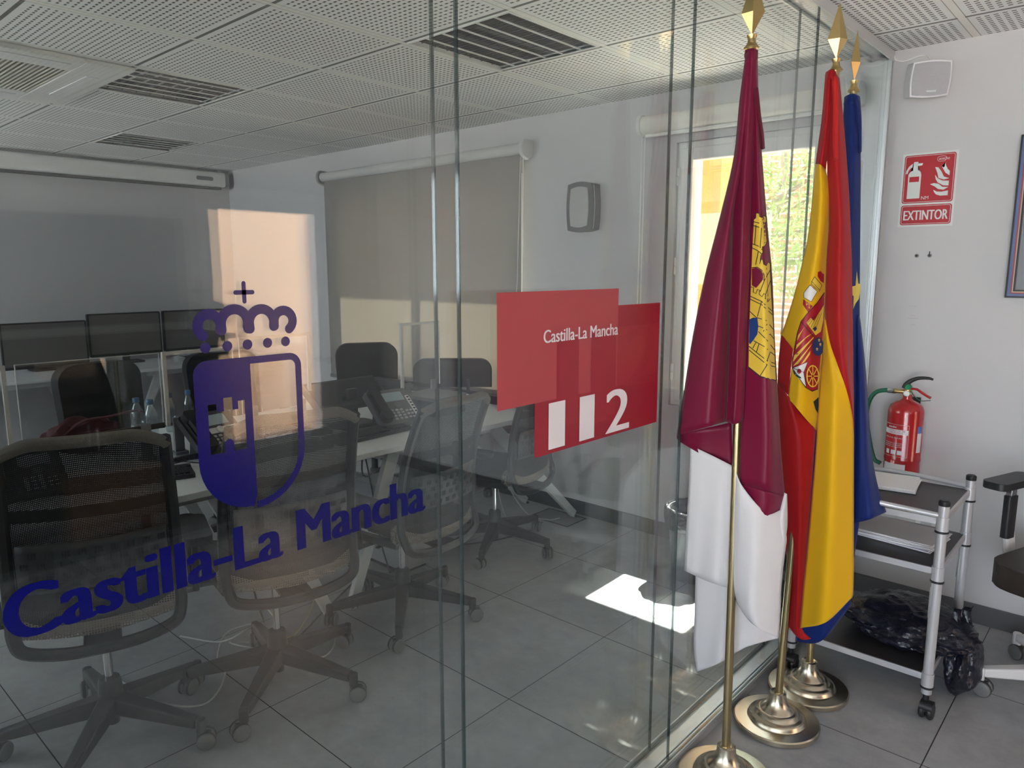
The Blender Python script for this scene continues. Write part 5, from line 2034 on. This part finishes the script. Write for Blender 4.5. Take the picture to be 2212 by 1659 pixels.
sE = Sheet(0, [[(1503, 1225, -.095), (1560, 1225, -.060), (1620, 1225, -.06), (1684, 1225, -.085)],
               [(1501, 1310, -.10), (1558, 1310, -.058), (1620, 1310, -.06), (1684, 1310, -.088)],
               [(1499, 1400, -.105), (1553, 1385, -.056), (1615, 1370, -.06), (1684, 1360, -.09)],
               [(1505, 1451, -.105), (1550, 1434, -.056), (1612, 1398, -.06), (1682, 1378, -.09)]], 8, 6, .010, 2.4, 1)
sTop = Sheet(0, [[(1610, 108, .0), (1625, 104, .018), (1637, 108, .0)], [(1608, 122, .0), (1624, 124, .024), (1637, 122, .0)], [(1611, 130, .0), (1624, 132, .02), (1636, 130, .0)]], 6, 4)
add_sheets(f1, [(sA, 0), (sB, 0), (sC, 0), (sC2, 0), (sU, 0), (sTop, 0), (sW, 1), (sW2, 1), (sD, 1), (sE, 1)])
flag1 = flag_object('flag', 'crimson and white flag with a gold castle, on the nearest pole', f1, [C_crim, C_white])
rb1 = Sheet(0, [[(1630, 190, .02), (1634, 188, .024), (1638, 190, .02)], [(1633, 250, .012), (1638, 248, .02), (1644, 250, .012)], [(1640, 290, .0), (1645, 290, .012), (1650, 290, .0)], [(1642, 322, -.004), (1647, 323, .008), (1652, 321, -.004)]], 4, 5)
r_ = MB()
r_.grid(rb1.pts)
obj('tie_ribbon', r_, cloth('dark_crimson', (.11, .004, .02)), flag1, solid=.001)

# the castle: towers, battlements, walls, blue gateway, drawn with black lines
K = mat('print_black', (.012, .010, .010), .6)
g1 = [(1629, 473), (1632, 471), (1633, 460), (1640, 461), (1641, 468), (1646, 470), (1649, 466), (1655, 468), (1656, 478), (1653, 482), (1657, 520), (1655, 528), (1647, 533), (1648, 545), (1644, 552), (1641, 570), (1644, 560), (1648, 561), (1650, 571), (1655, 574), (1659, 566), (1664, 569), (1664, 583), (1667, 640), (1671, 700), (1674, 760), (1677, 822), (1642, 813), (1617, 793), (1618, 720), (1622, 620), (1625, 540)]
emblem('castle', [patch(sC, g1, .0032, 7)], C_gold, flag1)
emblem('castle_gateway', [patch(sC, [(1619, 690), (1627, 686), (1636, 687), (1638, 705), (1636, 722), (1628, 734), (1620, 744), (1618, 740)], .0045)], cloth('castle_blue', (.012, .045, .17)), flag1)
emblem('castle_arch', [patch(sC, [(1624, 580), (1634, 578), (1643, 583), (1649, 593), (1648, 604), (1642, 612), (1633, 622), (1624, 616)], .0045)], cloth('castle_crimson', (.16, .006, .03)), flag1)
LN = [line(sC, g1[:-5], 2.0), line(sC, [(1677, 822), (1642, 813), (1617, 793)], 2.2)]
for pts in ([(1624, 478), (1640, 482), (1655, 490)], [(1623, 486), (1640, 491), (1656, 498)], [(1633, 486), (1630, 528)], [(1645, 492), (1642, 536)], [(1623, 526), (1637, 531), (1647, 540)], [(1622, 534), (1636, 541), (1645, 548)],
            [(1638, 544), (1632, 572)], [(1624, 578), (1636, 577), (1645, 583), (1651, 594), (1650, 606)], [(1664, 583), (1652, 604), (1642, 630)], [(1667, 600), (1660, 618), (1654, 636)],
            [(1622, 620), (1628, 621), (1627, 631), (1633, 634), (1636, 625), (1641, 627), (1640, 636), (1646, 641), (1650, 634), (1654, 637), (1653, 645), (1660, 651), (1664, 645)],
            [(1621, 640), (1645, 651), (1668, 672)], [(1620, 646), (1645, 658), (1669, 680)], [(1619, 672), (1634, 686), (1655, 692), (1671, 712)], [(1638, 704), (1656, 712), (1672, 732)], [(1638, 716), (1658, 736), (1673, 756)],
            [(1628, 736), (1650, 748), (1674, 768)], [(1618, 748), (1640, 766), (1658, 780), (1676, 786)], [(1618, 756), (1640, 774), (1657, 788), (1676, 793)], [(1645, 651), (1636, 684)], [(1657, 700), (1649, 716)], [(1663, 722), (1655, 734)], [(1640, 742), (1634, 760)], [(1664, 760), (1657, 780)], [(1657, 788), (1642, 812)], [(1634, 738), (1626, 752)]):
    LN.append(line(sC, pts, 1.7))
emblem('castle_outline', LN, K, flag1)

# ---------------------------------------------------------------- red and yellow flag
f2 = MB()
# left fold: red top, yellow middle, red bottom (row edges give the colour borders)
LT = [[(1783, 160, .0), (1791, 156, .016), (1800, 158, .012)],
      [(1776, 250, .0), (1786, 250, .026), (1797, 250, .006)],
      [(1768, 310, .0), (1780, 310, .032), (1792, 310, .002)],
      [(1762, 354, .0), (1773, 356, .034), (1788, 372, .0)]]
LM = [LT[-1],
      [(1755, 430, .0), (1774, 432, .042), (1796, 420, .0)],
      [(1744, 520, .0), (1768, 520, .050), (1791, 514, -.002)],
      [(1728, 590, .0), (1758, 594, .055), (1787, 590, -.004)],
      [(1712, 650, .0), (1748, 656, .058), (1785, 665, -.006)],
      [(1694, 706, .0), (1738, 726, .060), (1782, 730, -.008)],
      [(1688, 724, .0), (1736, 770, .060), (1779, 790, -.010)],
      [(1714, 740, .034), (1735, 812, .058), (1773, 850, -.012)],
      [(1703, 850, .03), (1732, 880, .056), (1768, 900, -.014)],
      [(1703, 858, .03), (1728, 890, .056), (1763, 930, -.016)]]
LBt = [[(1688, 724, .0), (1702, 732, .018), (1715, 740, .032)],
       [(1682, 780, .0), (1697, 790, .020), (1708, 800, .034)],
       [(1680, 830, .0), (1692, 842, .020), (1703, 854, .034)]]
LB2 = [[(1680, 830, .0), (1692, 842, .020), (1703, 856, .034), (1763, 930, .0)],
       [(1684, 940, .0), (1705, 940, .030), (1730, 945, .036), (1760, 960, .0)],
       [(1690, 1060, .0), (1712, 1060, .026), (1734, 1060, .03), (1753, 1062, -.004)],
       [(1697, 1165, -.01), (1716, 1165, .016), (1732, 1165, .022), (1745, 1165, -.006)],
       [(1702, 1260, -.016), (1716, 1262, .008), (1728, 1262, .016), (1738, 1262, -.008)],
       [(1701, 1330, -.02), (1714, 1342, .0), (1724, 1350, .010), (1732, 1352, -.010)],
       [(1703, 1352, -.02), (1718, 1372, -.004), (1734, 1382, .002), (1752, 1380, -.010)]]
s2a = Sheet(1, LT, 7, 5)
s2b = Sheet(1, LM, 9, 5, .0015, 3)
s2c = Sheet(1, LBt, 5, 4)
s2d = Sheet(1, LB2, 6, 6, .003, 2)
# right fold: red above a sweeping border, yellow below
bd = [(1786, 388), (1795, 412), (1789, 514), (1785, 600), (1783, 665), (1784, 700), (1793, 742), (1806, 780), (1826, 832), (1838, 880), (1844, 925)]
RT = [[(1794, 160, .010), (1804, 158, .026), (1813, 170, .0)],
      [(1792, 240, .010), (1806, 240, .034), (1820, 240, .0)],
      [(1786, 320, .010), (1807, 320, .044), (1827, 320, .0)],
      [(1788, 400, .010), (1811, 400, .052), (1833, 400, .0)],
      [(1791, 480, .012), (1815, 480, .060), (1837, 480, .0)],
      [(1786, 560, .014), (1814, 560, .066), (1840, 560, .0)],
      [(1783, 640, .014), (1813, 640, .070), (1841, 640, .0)],
      [(1783, 690, .016), (1814, 696, .072), (1842, 700, .0)],
      [(1793, 742, .040), (1818, 748, .072), (1843, 756, .0)],
      [(1807, 782, .060), (1825, 790, .068), (1843, 800, .0)],
      [(1826, 834, .062), (1835, 842, .054), (1844, 850, .0)],
      [(1838, 882, .030), (1841, 890, .02), (1844, 900, .0)],
      [(1843, 918, .006), (1844, 922, .004), (1845, 926, .0)]]
RY = [[(1782, 690, .014), (1783, 691, .016), (1784, 692, .018)],
      [(1779, 742, .012), (1786, 742, .034), (1793, 742, .042)],
      [(1776, 782, .012), (1791, 782, .052), (1807, 782, .062)],
      [(1772, 834, .010), (1798, 834, .066), (1826, 834, .064)],
      [(1768, 882, .010), (1801, 882, .072), (1838, 882, .032)],
      [(1765, 930, .008), (1802, 930, .074), (1844, 930, .002)],
      [(1760, 1000, .008), (1800, 1000, .076), (1844, 1000, .0)],
      [(1753, 1080, .006), (1797, 1080, .076), (1844, 1080, .0)],
      [(1745, 1170, .004), (1793, 1170, .076), (1844, 1170, .0)],
      [(1736, 1260, .002), (1789, 1260, .074), (1844, 1240, .0)],
      [(1731, 1320, .002), (1786, 1312, .074), (1843, 1278, .0)],
      [(1728, 1357, .002), (1784, 1344, .074), (1841, 1290, .0)]]
s2r = Sheet(1, RT, 8, 4, .002, 1.5)
s2y = Sheet(1, RY, 10, 5, .005, 1.6, 2)
s2t = Sheet(1, [[(1784, 156, .0), (1797, 150, .02), (1812, 160, .0)], [(1783, 172, .0), (1797, 170, .026), (1813, 174, .0)]], 6, 4)
add_sheets(f2, [(s2a, 0), (s2b, 1), (s2c, 0), (s2d, 0), (s2r, 0), (s2y, 1), (s2t, 0)])
flag2 = flag_object('flag', 'red and yellow flag with a coat of arms, on the middle pole', f2, [C_red, C_yel])
rb2 = Sheet(1, [[(1797, 168, .05), (1804, 164, .054), (1811, 170, .05)], [(1800, 230, .05), (1805, 230, .056), (1811, 230, .05)], [(1799, 290, .056), (1804, 290, .062), (1810, 290, .056)], [(1801, 346, .06), (1806, 347, .066), (1811, 344, .06)]], 4, 5)
r_ = MB()
r_.grid(rb2.pts)
obj('tie_ribbon', r_, cloth('ribbon_red', (.50, .014, .012)), flag2, solid=.001)

# coat of arms on the yellow band
A_white = mat('arms_white', (.72, .69, .66), .6)
A_red = mat('arms_red', (.36, .006, .020), .55)
A_gold = mat('arms_gold', (.74, .50, .05), .55)
A_blue = mat('arms_blue', (.012, .030, .14), .55)
A_green = mat('arms_green', (.01, .07, .03), .6)


def c1(x, y):                     # pixels of the close-up (1560..1900 x 540..880 at 4.879)
    return (1560 + x / 4.879, 540 + y / 4.879)


def cp(*pts):
    return [c1(*p) for p in pts]


S = s2b
emblem('arms_pillar', [patch(S, cp((925, 368), (1003, 438), (940, 545), (860, 500), (858, 455)), .003), ], A_white, flag2)
emblem('arms_capital', [patch(S, cp((975, 282), (1052, 372), (1022, 436), (1000, 428), (940, 360), (945, 330)), .003)], A_gold, flag2)
emblem('arms_ribbon', [patch(S, cp((855, 518), (955, 592), (905, 655), (850, 575)), .003)], A_red, flag2)
emblem('arms_crown', [patch(S, cp((1010, 232), (1040, 222), (1055, 245), (1076, 255), (1072, 350), (1040, 330), (1008, 280)), .003)], A_red, flag2)
sh_ = cp((1078, 448), (1000, 560), (905, 660), (830, 755), (790, 880), (765, 1020), (740, 1150), (735, 1240), (880, 1450), (950, 1490), (1010, 1465), (1022, 1300), (1050, 1000), (1075, 700))
emblem('arms_shield', [patch(S, sh_, .003, 8)], A_red, flag2)
emblem('arms_castle', [patch(S, cp((888, 765), (935, 715), (965, 745), (1010, 680), (1060, 600), (1072, 580), (1066, 740), (1040, 860), (985, 900), (935, 830)), .0045)], A_gold, flag2)
emblem('arms_gate', [patch(S, cp((955, 830), (985, 802), (1000, 830), (978, 858)), .006)], A_blue, flag2)
bars = []
for a, b, c, d in (((880, 800), (845, 850), (790, 960), (800, 900)), ((965, 870), (900, 905), (775, 1050), (785, 1000)), ((975, 905), (960, 930), (745, 1180), (760, 1110)), ((955, 980), (935, 1010), (800, 1200), (745, 1225)), ((930, 1060), (925, 1100), (870, 1180), (830, 1205))):
    bars.append(patch(S, cp(a, b, c, d), .0045))
emblem('arms_gold_bars', bars, A_gold, flag2)
emblem('arms_point', [patch(S, cp((905, 1180), (860, 1290), (885, 1440), (800, 1350), (735, 1250), (800, 1225)), .0052)], A_white, flag2)
emblem('arms_pomegranate', [patch(S, [c1(812 + 24 * math.cos(t / 12 * 2 * PI), 1278 + 26 * math.sin(t / 12 * 2 * PI)) for t in range(12)], .0066)], A_red, flag2)
emblem('arms_leaf', [patch(S, cp((745, 1265), (770, 1290), (778, 1330), (755, 1305)), .0066), patch(S, cp((785, 1310), (830, 1340), (835, 1355), (800, 1345), (770, 1325)), .0066)], A_green, flag2)
emblem('arms_roundel', [patch(S, [c1(1010 + 62 * math.cos(t / 18 * 2 * PI), 1020 + 98 * math.sin(t / 18 * 2 * PI)) for t in range(18)], .0062)], A_blue, flag2)
lil = []
for (u, v) in ((1022, 955), (1000, 1050), (1035, 1000)):
    lil.append(patch(S, cp((u - 12, v + 12), (u - 4, v), (u - 14, v - 8), (u, v - 22), (u + 14, v - 8), (u + 4, v), (u + 12, v + 14), (u, v + 8)), .0076))
emblem('arms_lilies', lil, A_gold, flag2)
ch = []
cx0, cy0 = 955, 1330
ringp = [c1(cx0 + 62 * math.cos(t / 16 * 2 * PI), cy0 + 112 * math.sin(t / 16 * 2 * PI)) for t in range(16)]
ch.append(line(S, ringp, 2.6, .0062, True))
for t in range(8):
    a = t / 8 * 2 * PI
    ch.append(line(S, [c1(cx0 + 10 * math.cos(a), cy0 + 16 * math.sin(a)), c1(cx0 + 60 * math.cos(a), cy0 + 110 * math.sin(a))], 2.0, .0062))
emblem('arms_chains', ch, A_gold, flag2)
ol = [line(S, sh_[:11], 1.5, .0068), line(S, cp((735, 1240), (860, 1290), (905, 1180)), 1.2, .007), line(S, cp((860, 1290), (885, 1440)), 1.2, .007), line(S, cp((830, 755), (975, 925)), 1.4, .007)]
ol += [line(S, cp((925, 368), (1003, 438), (940, 545), (860, 500), (858, 455)), 1.1, .0046, True), line(S, cp((975, 282), (1052, 372), (1022, 436), (940, 360), (945, 330)), 1.1, .0046, True), line(S, cp((945, 330), (1030, 425)), 1.0, .0046)]
for r0 in range(5):
    ol.append(line(S, cp((895 + 20 * r0, 770 + 22 * r0), (960 + 22 * r0, 705 - 10 * r0)), .7, .0064))
emblem('arms_outline', ol, K, flag2)
emblem('arms_foot', [patch(S, [(1757, 868), (1768, 858), (1768, 895), (1762, 885)], .004)], K, flag2)
bm = place_text('VS', lambda u, v: Vector((u, v, 0)), 0, 0, 1, 1)
for v in bm.verts:
    a, b = v.co.x, v.co.y
    p = c1(872 + 52 * a + 8 * b, 560 + 52 * a - 40 * b + 10)
    v.co = S.on(p[0], p[1], .0048)
obj('arms_letters', bm, A_gold, flag2, smooth=False)

# ---------------------------------------------------------------- blue flag with stars
f3 = MB()
s3a = Sheet(2, [[(1824, 210, .0), (1838, 204, .022), (1858, 212, .0)],
                [(1820, 280, .0), (1840, 280, .034), (1859, 280, .0)],
                [(1812, 380, .0), (1836, 380, .044), (1859, 380, .0)],
                [(1800, 500, .0), (1832, 500, .052), (1858, 500, .0)],
                [(1785, 620, .0), (1826, 620, .056), (1857, 620, .0)],
                [(1768, 760, .0), (1822, 760, .060), (1857, 740, .0)],
                [(1750, 900, .0), (1816, 900, .062), (1858, 880, .0)],
                [(1738, 1060, .0), (1808, 1060, .062), (1858, 1020, .0)],
                [(1728, 1200, .0), (1800, 1200, .060), (1856, 1122, .0)],
                [(1722, 1310, .0), (1790, 1310, .058), (1840, 1240, .0)],
                [(1718, 1386, .0), (1775, 1384, .050), (1838, 1308, .0)]], 9, 5, .004, 1.6)
s3b = Sheet(2, [[(1852, 680, .02), (1856, 684, .012), (1858, 690, -.01)],
                [(1852, 780, .02), (1862, 780, .018), (1869, 790, -.02)],
                [(1850, 880, .02), (1866, 880, .026), (1876, 890, -.03)],
                [(1848, 980, .02), (1868, 980, .032), (1883, 980, -.036)],
                [(1846, 1060, .02), (1872, 1058, .036), (1896, 1050, -.04)],
                [(1844, 1130, .02), (1878, 1122, .036), (1914, 1106, -.044)]], 7, 6, .006, 1.5)
s3t = Sheet(2, [[(1826, 208, .0), (1842, 202, .02), (1857, 208, .0)], [(1822, 226, .0), (1841, 224, .026), (1859, 226, .0)]], 6, 4)
add_sheets(f3, [(s3a, 0), (s3b, 0), (s3t, 0)])
flag3 = flag_object('flag', 'dark blue flag with a gold star, on the farthest pole', f3, [C_blue])
rb3 = Sheet(2, [[(1844, 212, .03), (1851, 206, .036), (1858, 214, .02)], [(1851, 260, .02), (1855, 260, .028), (1861, 260, .02)], [(1854, 330, .02), (1857, 331, .026), (1861, 328, .02)]], 4, 5)
r_ = MB()
r_.grid(rb3.pts)
obj('tie_ribbon', r_, cloth('ribbon_blue', (.006, .018, .12)), flag3, solid=.001)
star = [(1851, 585), (1854, 612), (1859, 614), (1858, 630), (1855, 646), (1848, 656), (1843, 668), (1844, 640), (1834, 628), (1836, 620), (1848, 617)]
emblem('star', [patch(s3a, star, .003)], C_gold2, flag3)
# ================================================================ behind the camera, mirrored faintly in the glass
tv = thing('wall_screen', 'large dark wall screen facing the partition, seen only as a reflection', 'screen', (XR, 1.35, 1.525))
obj('housing', MB().rbox((-.06, -.62, -.315), (-.002, .70, .315), .015, axis=0), M_bez, tv, bevel=.004)
obj('screen', MB().box((-.063, -.605, -.30), (-.0605, .685, .30)), mat('tv_screen', (.02, .026, .034), .3), tv, smooth=False)
M_wood = mat('brown_wood', (.13, .058, .024), .55, spec=.2)
M_dw = mat('dark_wood', (.014, .010, .008), .7, spec=.15)
sb = thing('sideboard', 'sideboard enlarged and darkened to dim the reflection, with one brown drawer below the wall screen, seen only as a reflection', 'sideboard', (XR - .27, .75, 0))
obj('body', MB().box((-.22, -2.6, .06), (.24, 1.33, 1.13)), M_dw, sb, bevel=.004)  # body stretched and blackened to cut the haze mirrored in the glass
obj('top', MB().box((-.25, -2.62, 1.13), (.25, 1.36, 1.16)), M_dw, sb, bevel=.004)
for k in range(6):
    dk = obj('door', MB().box((-.24, -2.57 + .65 * k, .09), (-.221, -1.96 + .65 * k, 1.10)), M_dw, sb, bevel=.003)
    obj('handle', MB().cyl((-.255, -2.03 + .65 * k, .6), (-.255, -2.03 + .65 * k, .72), .006, n=10), M_chrome, dk)
obj('drawer_front', MB().box((-.246, .42, .10), (-.2405, .90, .47)), M_wood, sb, bevel=.003)
obj('plinth', MB().box((-.18, -2.55, 0), (.2, 1.3, .06)), M_black, sb)
